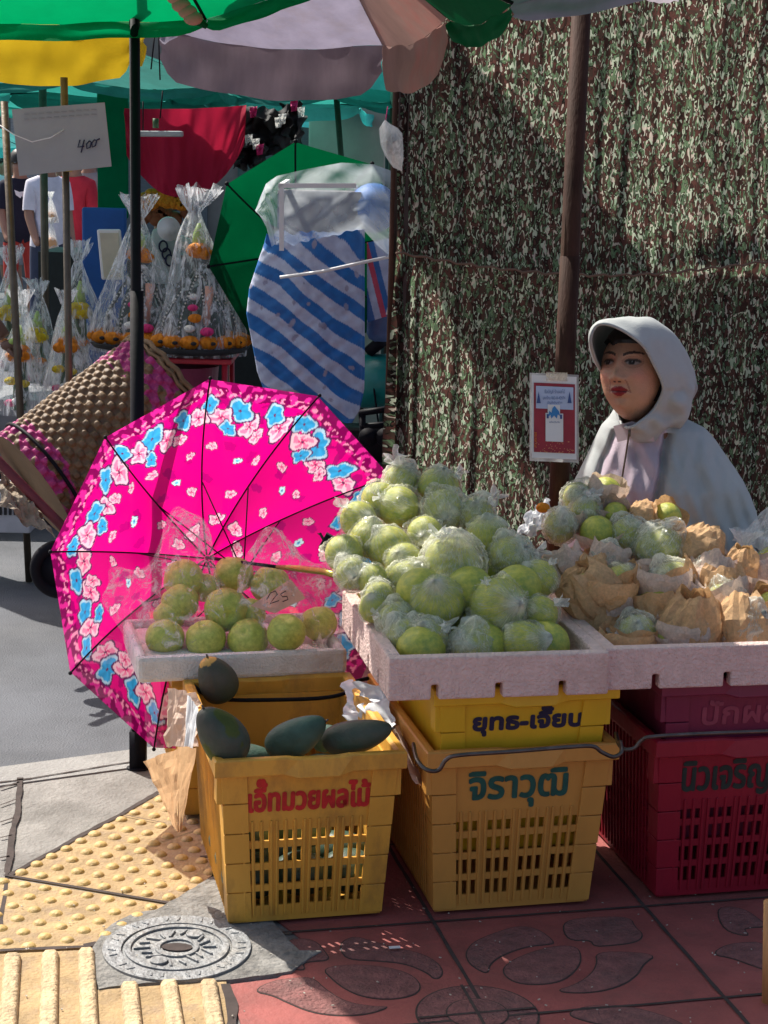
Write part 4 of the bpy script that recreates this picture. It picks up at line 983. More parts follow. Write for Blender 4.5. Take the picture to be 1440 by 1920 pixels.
# green parasol top left, on the black pole
gp=thing('market_parasol','green market parasol with a tied corner at the top left','parasol',(-.6,3.9,1.85))
h2=Vector((-.55,3.7,2.05)); e=[P(-60,50,4.2),P(392,48,4.2),P(460,-40,4.0),P(600,-200,3.5),Vector((.05,2.9,1.92)),Vector((-.4,3.0,1.95)),P(-110,-60,3.9)]
e=[P(-230,34,4.12),P(385,36,4.2),Vector((.02,3.75,1.95)),Vector((.05,3.2,1.95)),Vector((-.5,3.1,1.95)),Vector((-.9,3.68,1.9))]
mats_=[grn,grn,dgrn,grn,grn,grn]
for k in range(6):
    panel(gp,'panel',[h2,h2+Vector((.001,0,0)),e[(k+1)%6],e[k]],mats_[k],sag=.006,val=.035 if k<5 else .03,seed=k*5+1)
    rb=MB(); rb.tube([h2,e[k]],.004,6); rb.build('rib',M['black'],gp)
b=MB(); b.tube([h2+Vector((0,0,.05)),Vector((bt.x,bt.y,bt.z-.02))],.012,8); b.build('shaft',M['black'],gp)
b=MB(); 
for i,(x,y) in enumerate([(330,-5),(340,10),(352,22),(362,34)]): b.sph(P(x,y,4.05),(.022,.015,.016),12,8)
b.build('cloth_knot',pbr('knot_cloth',(.42,.22,.18),.8),gp)
b=MB(); b.tube([P(372,40,4.1),P(388,50,4.1)],[.010,.006],8); b.build('rib_tip',dgrn,gp)
# yellow parasol further back
yp=thing('market_parasol','yellow market parasol behind the black pole','parasol',(-1.2,6.4,1.9))
yh=P(60,-120,6.3); ye=[P(-60,66,6.6),P(250,62,6.5),P(272,70,5.9),P(300,-60,5.6),P(-100,-60,5.6)]
for k in range(5): panel(yp,'panel',[yh,yh+Vector((.001,0,0)),ye[(k+1)%5],ye[k]],yelc if k<2 else cloth('pale_yellow',(.6,.5,.1),.5),sag=.01,val=.15 if k==0 else (.08 if k==1 else None),seed=k+9)
b=MB(); b.tube([yh,P(120,-60,6.0)],.01,6); b.build('shaft',M['steel'],yp)
def parasol(label,cx,cy,Y,rx,rise,mat,n=8,val=.06,polex=None,pm=None,name='market_parasol',cols=None):
    c=P(cx,cy,Y); t=thing(name,label,'parasol',(c.x,c.y,0)); hb=c+Vector((0,0,rise)); ee=[c+Vector((rx*math.cos(2*PI*k/n+.3),rx*math.sin(2*PI*k/n+.3),0)) for k in range(n)]
    for k in range(n):
        mm=cols[k%len(cols)] if cols else mat
        panel(t,'panel',[hb,hb+Vector((.001,0,0)),ee[(k+1)%n],ee[k]],mm,sag=.015,val=val,seed=k,n=(8,6))
        rb=MB(); rb.tube([hb-Vector((0,0,.02)),ee[k]],.006,5); rb.build('rib',M['black'],t)
    b=MB(); b.tube([(c.x,c.y,-.12),hb],.018,10); b.build('shaft',pm or M['steel'],t)
    return t
parasol('teal parasol with dark ribs above the price board at the left',80,160,8.2,.95,.30,teal,val=.04)
parasol('turquoise sunlit parasol behind the red cloth',300,196,9.9,1.25,.10,turq,cols=[turq,turq,teal],val=.06)
parasol('dark teal parasol above the gap between red cloth and grey wall',560,182,8.8,.65,.28,teal,val=.03)
parasol('turquoise parasol glimpsed under the patched one',740,120,8.4,.5,.3,turq,val=.10)
parasol('sunlit green parasol far back at the left edge',-170,270,19,1.5,.5,turq,val=.1)
# ------------------------------------------------------------ camouflage screen
def camomat():
    m,nt,out=newmat('camouflage_print'); L=nt.links
    b=N(nt,'BsdfPrincipled',Roughness=.85); b.inputs['Specular IOR Level'].default_value=.15
    at=nt.nodes.new('ShaderNodeUVMap'); 
    def ns(sx,sy,det,dist,off):
        mp=nt.nodes.new('ShaderNodeMapping'); mp.inputs['Scale'].default_value=(sx,sy,1); mp.inputs['Location'].default_value=(off,off*.7,off); L.new(at.outputs[0],mp.inputs[0])
        n=N(nt,'TexNoise',Scale=1.0,Detail=det,Roughness=.5,Distortion=dist); L.new(mp.outputs[0],n.inputs[0]); return n.outputs[0]
    c1=ns(42,20,1.5,1.2,3); c2=ns(60,25,1.5,1.6,11); c3=ns(84,33,1,1.4,23); c4_=ns(112,42,1,1.2,37); big=ns(5,6,2,.3,50)
    base=ramp(nt,c1,[(0,(.045,.026,.022)),(.46,(.10,.045,.038)),(.56,(.07,.045,.036))],True).outputs[0]
    g_=ramp(nt,c2,[(0,(0,0,0)),(.55,(1,1,1))],True).outputs[0]
    gcol=ramp(nt,c3,[(0,(.09,.13,.08)),(.5,(.15,.24,.13)),(.6,(.11,.11,.075))],True).outputs[0]
    x=mixc(nt,g_,base,gcol)
    o_=ramp(nt,c4_,[(0,(0,0,0)),(.56,(1,1,1)),(.59,(0,0,0))],True).outputs[0]
    o2=ramp(nt,c2,[(0,(0,0,0)),(.525,(1,1,1)),(.55,(0,0,0))],True).outputs[0]
    x=mixc(nt,o2,x,(.012,.014,.012))
    f_=ramp(nt,c4_,[(0,(0,0,0)),(.59,(1,1,1))],True).outputs[0]
    x=mixc(nt,o_,x,(.012,.014,.012)); 
    fc=ramp(nt,c1,[(0,(.46,.52,.40)),(.5,(.55,.47,.40)),(.58,(.34,.44,.32))],True).outputs[0]
    x=mixc(nt,f_,x,fc)
    r=ramp(nt,big,[(.35,(.75,.75,.75)),(.7,(1,1,1))]).outputs[0]; x=mixc(nt,1.0,x,r,'MULTIPLY')
    L.new(x,b.inputs['Base Color']); t=N(nt,'BsdfTranslucent'); L.new(x,t.inputs[0])
    mx=nt.nodes.new('ShaderNodeMixShader'); mx.inputs[0].default_value=.65; L.new(b.outputs[0],mx.inputs[1]); L.new(t.outputs[0],mx.inputs[2]); L.new(mx.outputs[0],out.inputs[0]); return m
cx0=P(750,400,5.0).x; cx1=P(1560,400,5.1).x; ZT=2.95
def camofn(u,v):
    z=ZT*(1-v); x=cx0-.005+(cx1-cx0)*u+ (.02*nz(z*2,1)+.03*(1-z/2) *-1 if u<.001 else 0)
    seam=1.5-(470+35*math.sin(PI*min(1,u*1.15))-304)/3360*5
    pl=.025*nz(x*5,z*.6,2)+.010*nz(x*14,z*.8+3*0,5)*(1.3 if z<seam else .9)+.008*nz(x*40,z*2,7)
    near=math.exp(-((z-seam)/.05)**2); pl*=1-.4*near; pl-=.018*near
    pl+=.035*max(0,.38-u)*nz(x*22,z*.5,9)*2
    return Vector((x,5.0+.10*u+pl*1.5,z))
b=MB(); b.grid(camofn,260,150); cs=thing('camouflage_screen','camouflage-printed cloth screen hanging behind the vendor','screen',(cx0,5,0))
o=b.build('cloth',camomat(),cs); uvl=o.data.uv_layers.new(name='UVMap'); li=np.zeros(len(o.data.loops),dtype=np.int32); o.data.loops.foreach_get('vertex_index',li)
W_=261; uvs=np.array([((i%W_)/260*(cx1-cx0),(i//W_)/150*ZT) for i in range(len(o.data.vertices))],dtype=np.float32); uvl.data.foreach_set('uv',uvs[li].ravel())
b=MB(); pts=[]
for k in range(60):
    u=k/59; seam=1.5-(470+35*math.sin(PI*min(1,u*1.15))-304)/3360*5; v=1-seam/ZT; q=camofn(u,v); pts.append(q+Vector((0,-.012,.004*math.sin(k*2.1))))
b.tube(pts,.0035,6); b.build('rope',pbr('old_rope',(.16,.10,.07),.9),cs)
b=MB(); b.tube([camofn(0,0)+Vector((-.03,0,.05)),camofn(1,0)+Vector((.1,.0,.05))],.02,10); b.tube([(cx0-.012,5.03,-.1),(cx0-.012,5.03,ZT+.1)],.017,10); b.tube([(cx1+.05,5.1,-.1),(cx1+.05,5.1,ZT+.1)],.02,10); b.build('frame_pole',M['rust'],cs)
b=MB(); b.grid(lambda u,v:Vector((cx0+.02-.035*u+.01*nz(v*6,u),4.985-.01*u+.012*nz(v*9+3,u*2),ZT*(1-v))),4,60); b.build('edge_trim',pbr('dark_hem',(.05,.035,.03),.9,.4,10),cs)
aw=thing('sunblocker','unseen blue-grey awning over the lane behind the camouflage screen','sunblocker',(0,7,2.5)); awm=pbr('sunblocker_tarp',(.12,.16,.2),.8,.1)  # unseen cover added above the frame to throw shade on the screen
def awf(u,v):
    x=-.72+3.7*u; y0_=5.25+.60*max(0,min(1,(x+.42)/.40)); return Vector((x,y0_+(8.2-y0_)*v,2.62-.05*math.sin(PI*u)+.02*nz(u*5,v*5)))
b=MB(); b.grid(awf,60,20); b.build('sheet',awm,aw)
for x,y in((3.0,8.1),(3.0,5.8)): b=MB(); b.tube([(x,y,-.12),(x,y,2.62)],.02,8); b.build('post',M['steel'],aw)
# ------------------------------------------------------------ vendor
def tubeloop(b,rings,mi=0,cap=True):
    n=len(rings[0]); vs=[p for r in rings for p in r]; fs=[]
    for j in range(len(rings)-1):
        for i in range(n): fs.append((j*n+i,j*n+(i+1)%n,(j+1)*n+(i+1)%n,(j+1)*n+i))
    if cap: fs+=[tuple(range(n-1,-1,-1)),tuple((len(rings)-1)*n+i for i in range(n))]
    b.add(vs,fs,mi)
HC=P(1187,698,4.13)      # centre of the head
S=1.0
vd=thing('person','seated vendor in a pale grey hooded zip jacket with red lips, looking left','person',(HC.x,4.25,0))
yaw=R(-30); tilt=R(-11); rollh=R(-5)
HM=Matrix.Translation(HC)@Matrix.Rotation(rollh,4,'Y')@Matrix.Rotation(yaw,4,'Z')@Matrix.Rotation(tilt,4,'X')  # local: -y is the face
def ga(x,z,cx,cz,sx,sz,h): return h*math.exp(-((x-cx)/sx)**2-((z-cz)/sz)**2)
def headfn(d):
    x,y,z=d.x*.073,d.y*.090,d.z*.113
    if z<0:
        k=-z/.112; x*=1-.20*k**1.8; 
        if y>0: y*=1-.35*k
    if z>.03 and y<0: y*=1-.12*((z-.03)/.08)
    if y<-.0:
        fr=max(0,min(1,(-d.y-.15)/.35)); f=0
        f+=ga(x,z,0,.018,.0085,.022,.009)+ga(x,z,0,-.013,.0115,.013,.016)+ga(x,z,0,-.020,.009,.008,.005)
        for s_ in(-1,1):
            f+=ga(x,z,s_*.0150,-.021,.008,.007,.008)+ga(x,z,s_*.045,-.055,.018,.018,.004)
            f+=ga(x,z,s_*.030,.020,.017,.012,-.009)+ga(x,z,s_*.030,.018,.0125,.0075,.0055)
            f+=ga(x,z,s_*.030,.038,.022,.008,.003)+ga(x,z,s_*.042,-.014,.02,.018,.0055)
            f+=ga(x,z,s_*.026,-.038,.006,.016,-.0025)
        f+=ga(x,z,0,-.0425,.019,.0055,.0065)+ga(x,z,0,-.0535,.016,.0055,.0075)+ga(x,z,0,-.048,.024,.0022,-.0035)
        f+=ga(x,z,0,-.064,.018,.005,-.004)+ga(x,z,0,-.083,.017,.012,.008)
        y-=f*fr
    return Vector((x,y,z))
def headcol(p):
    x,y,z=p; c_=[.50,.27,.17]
    if y>-.02: return (*c_,1)
    def mix(a,b,t): return [a[i]*(1-t)+b[i]*t for i in range(3)]
    ck=ga(x,z,.043,-.012,.022,.018,1)+ga(x,z,-.043,-.012,.022,.018,1); c_=mix(c_,[.55,.20,.14],min(1,ck)*.6)
    # lips
    up_=(abs(x)<.020) and (-.0485+ .0 <z< -.0385+.002*abs(math.sin(abs(x)*180))- (abs(x)/.025)**2*.008)
    lo_=(abs(x)<.019) and (-.0600+(abs(x)/.019)**2*.010 <z<= -.0485)
    if up_ or lo_: c_=[.24,.005,.012]
    if abs(z+.0487+.001*math.cos(x*100))<.0011 and abs(x)<.025: c_=[.08,.004,.008]
    for s_ in(-1,1):
        ex=(x-s_*.030); ez=z-.0185-.0015*s_*ex*8*0
        # brow
        bz=.0375+.0042*(1-((ex-s_*.004)/.02)**2)
        if abs(ex)<.021 and abs(z-bz)<.0034*(1-.5*max(0,ex*s_)/.02): c_=mix(c_,[.035,.02,.018],.95)
        e_=(ex/.0145)**2+(ez/.0054)**2
        if e_<1:
            c_=[.26,.21,.19]
            if (ex+.002)**2+ez**2<.0068**2: c_=[.015,.009,.007]
            if (ex+.0015)**2+(ez-.0018)**2<.0011**2: c_=[.3,.3,.3]
            if ez>.0030*(1-(ex/.0145)**2): c_=[.02,.012,.01]
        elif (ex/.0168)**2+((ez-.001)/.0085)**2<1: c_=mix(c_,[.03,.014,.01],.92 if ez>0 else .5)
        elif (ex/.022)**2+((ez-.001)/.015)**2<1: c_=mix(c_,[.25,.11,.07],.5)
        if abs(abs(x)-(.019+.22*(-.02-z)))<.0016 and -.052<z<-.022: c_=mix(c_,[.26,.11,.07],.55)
        if ((x-s_*.006)/.0035)**2+((z+.0275)/.0022)**2<1: c_=[.06,.02,.015]
    return (*c_,1)
A=[];b=MB()
def hf(u,v):
    a=2*PI*u; q=PI*(v*.998+.001); d=Vector((math.sin(q)*math.sin(a),math.sin(q)*math.cos(a),math.cos(q)))
    # denser sampling on the face
    p=headfn(d); A.append(headcol(p)); return HM@p
b.grid(lambda u,v:hf(u+.12*math.sin(4*PI*u)/(2*PI)*-0,v),260,200,True)
# neck and torso joined to the head surface
nr_=[]
def ringat(c,rx,ry,n=28,rz=0): 
    return [Vector(c)+Matrix.Rotation(rz,3,'Z')@Vector((rx*math.cos(2*PI*k/n),ry*math.sin(2*PI*k/n),0)) for k in range(n)]
hx,hy,hz=HC
cs_=[((hx+.035,hy+.05,hz-.03),.045,.045),((hx+.035,hy+.05,hz-.10),.048,.05),((hx+.05,hy+.07,hz-.15),.06,.06),((hx+.08,hy+.12,hz-.20),.10,.05),((hx+.10,hy+.14,hz-.30),.13,.07),((hx+.11,hy+.14,hz-.5),.13,.08),((hx+.12,hy+.14,.38),.17,.12),((hx+.12,hy+.10,.30),.2,.17)]
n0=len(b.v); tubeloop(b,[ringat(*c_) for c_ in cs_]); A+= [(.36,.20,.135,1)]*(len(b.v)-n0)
skinm=pbr('face_skin',(1,1,1),.5,.16,35,attr=True,bump=.25,bscale=260,sss=.1)
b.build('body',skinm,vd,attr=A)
# legs, shorts, stool (hidden behind the crates)
trous=cloth('dark_trousers',(.05,.05,.07),0)
b=MB()
for s_ in(-1,1):
    x=hx+.12+s_*.09; b.tube([(x,hy+.12,.36),(x,hy-.12,.37),(x-.0,hy-.22,.34),(x,hy-.20,.2),(x,hy-.19,.08)],[.085,.08,.065,.055,.045],16)
b.build('trousers',trous,vd)
b=MB()
for s_ in(-1,1): x=hx+.12+s_*.09; b.sph((x,hy-.23,.035),(.04,.1,.035))
b.build('shoe',M['black'],vd)
# jacket: lofted from pixel silhouette
JS=[ # y px, left px, right px
(752,1168,1240),(772,1150,1262),(785,1142,1290),(800,1128,1322),(820,1118,1340),(845,1107,1357),(870,1095,1375),(895,1083,1392),(920,1070,1405),(950,1062,1416),(985,1058,1425),(1030,1060,1430),(1080,1066,1420),(1150,1080,1400),(1230,1090,1390)]
jb=MB(); JA=[]; NJ=96
YJ=4.24; rings=[]
for j in range(len(JS)-1):
    for s_ in range(4):
        t=s_/4; y=JS[j][0]*(1-t)+JS[j+1][0]*t; l=JS[j][1]*(1-t)+JS[j+1][1]*t; r_=JS[j][2]*(1-t)+JS[j+1][2]*t; rings.append((y,l,r_))
rings.append(JS[-1])
zlast=P(1240,1230,YJ).z
def jf(u,v):
    f=v*(len(rings)-1); i=min(int(f),len(rings)-2); t=f-i; y,l,r_=[rings[i][k]*(1-t)+rings[i+1][k]*t for k in range(3)]
    Lp=P(l,y,YJ); Rp=P(r_,y,YJ); c=(Lp+Rp)/2; w_=(Rp-Lp).length/2; a=2*PI*u; dp=.085+.075*min(1,(y-772)/130)
    x=math.cos(a); yy=math.sin(a); q=c+Vector((w_*x,0,0))+Vector((0,dp*yy*(1 if abs(yy)<.0 else 1),0))
    # groove between sleeve and body front
    px=l+(r_-l)*(x+1)/2; g=0
    if yy<0:
        sl=1180-(y-790)*.10+ (0)   # zip line
        s1=1240-(y-800)*.22        # right sleeve seam
        s0=1150-(y-800)*.42
        if y>800: g+=.034*math.exp(-((px-s1)/7)**2)+.022*math.exp(-((px-s0)/6)**2)
        g-=.02*math.exp(-((px-(s1+75))/60)**2)*min(1,max(0,(y-790)/60))
        g+=.022*nz(px*.045-y*.015,y*.012,3)*min(1,max(0,(y-790)/50))+.010*nz((px+y*.45)*.05,(y-px*.3)*.010,8)
        g-=.004*math.exp(-((px-sl)/2.0)**2)
        pink= (s0+2<px<s1-2) and y>792
        f_=.5+.5*nz(px*.03,y*.02)
        col_=(.52,.43,.50) if pink else (.42,.44,.44)
        
    else: col_=(.42,.44,.44)
    JA.append((*col_,1)); return q+Vector((0,g,0))
jb.grid(lambda u,v:jf(1-u,v),220,90,True,cap=True)
jm=pbr('thin_jacket_cloth',(1,1,1),.8,.06,40,attr=True,bump=.12,bscale=260,trans=.1)
jk=jb.build('jacket',jm,vd,attr=JA)
# hood: loft from opening edge to crown
def cat(q,n):
    out=[];m=len(q)
    for i in range(m):
        p0,p1,p2,p3=q[i-1],q[i],q[(i+1)%m],q[(i+2)%m]
        for k in range(n):
            t=k/n; out.append(.5*((2*p1)+(p2-p0)*t+(2*p0-5*p1+4*p2-p3)*t*t+(3*p1-p0-3*p2+p3)*t**3))
    return out
edge=[(1180,802,4.05),(1164,792,4.12),(1152,755,4.17),(1140,715,4.16),(1122,686,4.10),(1109,652,4.03),(1108,630,4.01),(1117,612,4.01),(1132,607,4.0),(1155,613,4.0),(1182,628,4.0),(1208,650,4.01),(1226,682,4.03),(1241,714,4.05),(1243,735,4.06),(1226,768,4.07),(1202,790,4.05)]
mid=[(1196,822,4.10),(1172,810,4.17),(1158,762,4.20),(1144,718,4.20),(1122,684,4.17),(1108,648,4.12),(1110,619,4.10),(1126,603,4.09),(1152,597,4.09),(1188,596,4.10),(1217,601,4.10),(1245,617,4.11),(1268,645,4.12),(1286,685,4.12),(1290,730,4.12),(1270,778,4.11),(1235,808,4.10)]
bk=[(1232,832,4.19),(1195,812,4.24),(1172,770,4.27),(1158,720,4.28),(1145,680,4.28),(1138,650,4.28),(1148,626,4.27),(1175,615,4.25),(1192,604,4.22),(1208,601,4.2),(1230,608,4.2),(1255,625,4.2),(1280,655,4.2),(1300,695,4.2),(1303,738,4.2),(1285,785,4.19),(1262,812,4.2)]
bk2=[(1235,770,4.30),(1228,764,4.32),(1220,750,4.33),(1214,730,4.34),(1212,710,4.35),(1212,690,4.35),(1215,670,4.35),(1220,655,4.34),(1228,648,4.33),(1236,648,4.32),(1246,652,4.31),(1258,662,4.30),(1270,680,4.29),(1280,705,4.28),(1280,735,4.28),(1268,762,4.28),(1252,775,4.29)]
nmin=min(len(q) for q in(edge,mid,bk,bk2)); assert all(len(q)==nmin for q in(edge,mid,bk,bk2)),[len(q) for q in(edge,mid,bk,bk2)]
ls=[cat([P(*p) for p in L_],8) for L_ in(edge,mid,bk,bk2)]
b=MB(); n=len(ls[0]); rs_=[]
for j in range(3):
    for k in range(8):
        t=k/8; p0=ls[max(0,j-1)];p1=ls[j];p2=ls[j+1];p3=ls[min(3,j+2)]
        rg=[]
        for i in range(n):
            q=.5*((2*p1[i])+(p2[i]-p0[i])*t+(2*p0[i]-5*p1[i]+4*p2[i]-p3[i])*t*t+(3*p1[i]-p0[i]-3*p2[i]+p3[i])*t**3)
            tt=j+t; q+=Vector((.006*nz(q.z*25,tt*2,1),.014*nz(q.x*18,q.z*9,tt)+.034*nz(q.x*24+q.z*24,q.z*5,tt*1.5)*(1 if q.z<HC.z-.03 else .25),.004*nz(q.x*30,tt*3))) *min(1,tt*2); rg.append(q)
        rs_.append(rg)
rs_.append(ls[3]); vs_=[p for r in rs_ for p in r]; fs=[]
for j in range(len(rs_)-1):
    for i in range(n): fs.append((j*n+i,j*n+(i+1)%n,(j+1)*n+(i+1)%n,(j+1)*n+i))
fs.append(tuple((len(rs_)-1)*n+i for i in range(n))); b.add(vs_,fs)
b.tube(ls[0]+[ls[0][0]],.0026,6)
b.build('hood',jm,vd,attr=[(.42,.44,.44,1)]*len(b.v),thick=.003)
# hair cap: dark shell just proud of the skull, open at the face
b=MB()
def hairfn(u,v):
    a=2*PI*u; q=PI*(v*.70+.001); d=Vector((math.sin(q)*math.sin(a),math.sin(q)*math.cos(a),math.cos(q)))
    p=headfn(d); face=max(0,-d.y); lim=.062+.012*nz(a*3)  # hairline height
    k=1.075
    if d.y<-.02 and abs(p.x)<.079 and p.z<lim: k=.90
    elif p.z>0: k=1.09
    return HM@Vector((p.x*k*1.04,p.y*(k if k>1 else .88),p.z*(k if p.z>0 else 1)))
b.grid(hairfn,140,80,True); b.build('hair',pbr('black_hair',(.008,.006,.006),.45,.3,80,stretch=(1,1,.2)),vd)
b=MB(); 
for k in range(2): pass
# collar flap under chin
b.grid(lambda u,v:P(1150+70*u+8*v,790+30*v+18*abs(u-.5),4.07+.03*v+.02*abs(u-.5)),12,8); b.build('collar',jm,vd,attr=[(.50,.44,.50,1)]*len(b.v))
b=MB(); b.tube([P(1181,803,4.055),P(1177,830,4.075),P(1172,862,4.075),P(1164,910,4.08),P(1156,960,4.08)],.0022,6); b.box(P(1180,812,4.045),(.006,.004,.016)); b.build('zipper',M['steel'],vd)
st=thing('stool','low red plastic stool under the seated vendor','stool',(hx+.12,hy+.12,0)); b=MB(); b.box((hx+.12,hy+.12,.27),(.28,.28,.025)); b.build('seat',M['red'],st,bevel=.005)
for sx_ in(-1,1):
    for sy_ in(-1,1): b=MB(); b.tube([(hx+.12+sx_*.11,hy+.12+sy_*.11,.26),(hx+.12+sx_*.14,hy+.12+sy_*.14,0)],[.02,.015],8); b.build('leg',M['red'],st)
# ------------------------------------------------------------ woven basket and trolley
bc=P(66,915,5.6); tc=P(316,738,5.85); axd=(tc-bc); Lb=axd.length; axd.normalize(); e1=Vector((0,1,0)); e1=(e1-axd*e1.dot(axd)).normalized(); e2=axd.cross(e1)
wb_=thing('woven_basket','large bamboo basket with pink woven bands tipped on a trolley','basket',bc)
b=MB(); A=[]; NA,NH=168,150
def bf(u,v):
    a=2*PI*u; i=u*56; j=v*22; wv=math.tanh(3.2*math.sin(PI*i)*math.sin(PI*j)); flat=abs(math.sin(PI*j))**.5
    r=.205+.018*v+.006*wv-.004*(1-flat)+.004*nz(a*3,v*6)
    w1=.5+.5*nz(math.floor(i)*3.3,math.floor(j)*1.7); c1=(.30,.18,.085); c2=(.08,.042,.02)
    cc=[c1[k]*w1+c2[k]*(1-w1) for k in range(3)]
    if (v>.74 and v<.95) or v<.16: cc=[.62*(.35+.8*w1),.05*(.4+.6*w1),.26*(.4+.7*w1)] if nz(i*.5,j*.8)>-.12 else cc
    e_=abs(math.sin(PI*j)); sh=.45+.55*min(1,e_*2.2) if True else 1
    A.append((*cc,1)); return bc+axd*(v*Lb)+(e1*math.cos(a)+e2*math.sin(a))*r
b.grid(bf,420,300,True); b.build('weave',pbr('bamboo_strip',(1,1,1),.6,.3,40,attr=True,bump=.3,bscale=80),wb_,attr=A)
b=MB(); rimp=[tc+(e1*math.cos(a)+e2*math.sin(a))*.226+axd*.004*math.sin(a*20) for a in [2*PI*k/80 for k in range(81)]]; b.tube(rimp,.009,8); b.tube([p-axd*.02 for p in rimp],.006,8); b.build('rim',pbr('rim_bamboo',(.2,.12,.06),.7,.3,40),wb_)
b=MB(); b.grid(lambda u,v:bc+(e1*math.cos(2*PI*u)+e2*math.sin(2*PI*u))*(.2*v+.001),40,3,True); b.build('base',pbr('base_bamboo',(.2,.12,.06),.8),wb_)
b=MB(); b.tube([bc+axd*.05+(e1*math.cos(a)+e2*math.sin(a))*.216 for a in [2*PI*k/40 for k in range(41)]],.006,8); b.build('strap',M['black'],wb_)
tr=thing('hand_trolley','hand trolley with a dark red frame and black wheel under the woven basket','trolley',P(95,1100,5.35))
rlm=pbr('dark_red_paint',(.14,.02,.03),.5,.3,20)
for dy in(0,.30): b=MB(); b.tube([P(-60,800,5.35+dy),P(0,868,5.35+dy),P(115,985,5.35+dy),P(150,1030,5.35+dy)],.016,10); b.build('rail',rlm,tr)
b=MB(); b.box(P(170,1000,5.5),(.25,.35,.012),Matrix.Rotation(-.6,3,'Y')); b.build('toe_plate',M['black'],tr)
for dy in(0,.32):
    c=P(112,1068,5.3+dy); b=MB(); b.grid(lambda u,v,c=c:(c.x+(.073+.02*math.cos(2*PI*v))*math.cos(2*PI*u),c.y+.02*math.sin(2*PI*v),c.z+(.073+.02*math.cos(2*PI*v))*math.sin(2*PI*u)),40,12,True); b.tube([(c.x,c.y-.01,c.z),(c.x,c.y+.01,c.z)],.06,20); b.build('wheel',M['black'],tr)
crumple('burlap_sack','tattered grey-brown sacking hanging under the trolley','sack',[P(0,950,5.3),P(105,1010,5.28),P(60,930,5.4),P(0,880,5.4)],pbr('sacking',(.30,.24,.18),.9,.4,30,bump=1),.02,seed=4)
fb=thing('foam_box','dirty white slotted crate on the road at the left edge','crate',P(20,990,6.4)); b=MB(); b.box(P(12,948,6.6),(.24,.3,.15)); b.build('shell',pbr('grey_white',(.45,.46,.5),.8,.15,10),fb,smooth=False,bevel=.006)
b=MB()
for k in range(5): b.box(P(-8+9*k,958,6.447),(.009,.01,.03))
b.build('slot',M['dark'],fb,smooth=False)
# ------------------------------------------------------------ blue striped sack, frame, sheet
def tarpmat():
    m,nt,out=newmat('blue_white_striped_tarp'); L=nt.links; b=N(nt,'BsdfPrincipled',Roughness=.5); a=nt.nodes.new('ShaderNodeVertexColor'); a.layer_name='Col'
    co=mapping(nt,(1,1,1)); n=N(nt,'TexNoise',Scale=22.0,Detail=5.0); L.new(co,n.inputs[0]); r=ramp(nt,n.outputs[0],[(.35,(.72,.72,.78)),(.65,(1,1,1))]); L.new(mixc(nt,1.0,a.outputs[0],r.outputs[0],'MULTIPLY'),b.inputs['Base Color'])
    bp=N(nt,'Bump',Strength=.3,Distance=.01); L.new(n.outputs[0],bp.inputs['Height']); L.new(bp.outputs[0],b.inputs['Normal']); L.new(b.outputs[0],out.inputs[0]); return m
tm=tarpmat(); ts=thing('striped_sack','large blue and white diagonally striped tarpaulin sack','sack',P(600,800,6.2))
rows_=[(455,497,684),(480,487,684),(541,467,684),(588,462,684),(635,471,684),(697,482,684),(730,494,683),(745,560,680),(770,615,674),(793,645,660)]
def itp(y,k):
    for i in range(len(rows_)-1):
        if y<=rows_[i+1][0]: t=(y-rows_[i][0])/(rows_[i+1][0]-rows_[i][0]); return rows_[i][k]*(1-t)+rows_[i+1][k]*t
    return rows_[-1][k]
b=MB(); A=[]
def tf(u,v):
    y=455+338*v; l,r_=itp(y,1),itp(y,2)
    front=u<.7; uu=u/.7 if front else 1-(u-.7)/.3
    top=0
    if v<.08: top=(1-v/.08)*(14*nz(uu*9,1)+ (-28*max(0,uu-.35)*1.5 if front else -20))
    px=l+(r_-l)*uu; 
    bul=.06*math.sin(PI*min(1,uu*1.02))**.6
    Y=6.25-bul if front else 6.25+.12*math.sin(PI*uu)
    s_=(px-470)*.80-(y-430)*1.0+ 12*math.sin(uu*3)+ (35*max(0,.25-uu)*4*.5)
    s_+=6*nz(px*.02,y*.02)
    w_=(s_/56.0)%1; colr=(.012,.17,.52) if w_<.5 else (.55,.62,.80)
    if nz(px*.05,y*.05,4)>.50: colr=(.35,.36,.5)
    A.append((*colr,1)); p=P(px,y+top,Y); return p+Vector((0,.010*nz(p.x*14,p.z*9)+.004*nz(p.x*35+p.z*30,p.z*30)+.006*nz(p.x*22-p.z*30,3),0))
b.grid(tf,220,150,True); b.build('tarp',tm,ts,attr=A)
t2=thing('striped_sack','smaller blue and white sack with a red stripe beside the screen edge','sack',P(715,605,6.3)); b=MB(); A=[]
def tf2(u,v):
    px=688+55*u; y=455+v*(150-18*u)-10*(1-v)*u; s_=((px-690)*1.0-(y-470)*.25)
    colr=(.42,.50,.68) if (s_%34)>15 else (.02,.14,.42)
    if -6<s_<4: colr=(.55,.06,.12)
    A.append((*colr,1)); p=P(px,y,6.28); return p+Vector((0,.01*nz(p.x*15,p.z*9),0))
b.grid(tf2,60,60); b.build('tarp',tm,t2,attr=A,thick=.006)
b=MB(); b.box(P(715,560,6.45),(.1,.2,.3)); b.build('contents',tm,t2,attr=[(.1,.2,.4,1)]*8,bevel=.03)
fr_=thing('display_frame','white square-tube frame under the clear sheet','frame',P(540,500,6.35)); b=MB()
F=lambda x,y,Y=6.07:P(x,y,Y)
for a_,c_ in [((528,345),(528,470)),((522,348),(668,348)),((668,348),(668,440))]:
    for Y in((6.07,) if a_!=(668,348) else (6.6,)): b.tube([F(*a_,Y),F(*c_,Y)],.011,4)
b.tube([F(528,348),F(540,340,6.6)],.011,4); b.build('tube',M['white'],fr_,smooth=False)
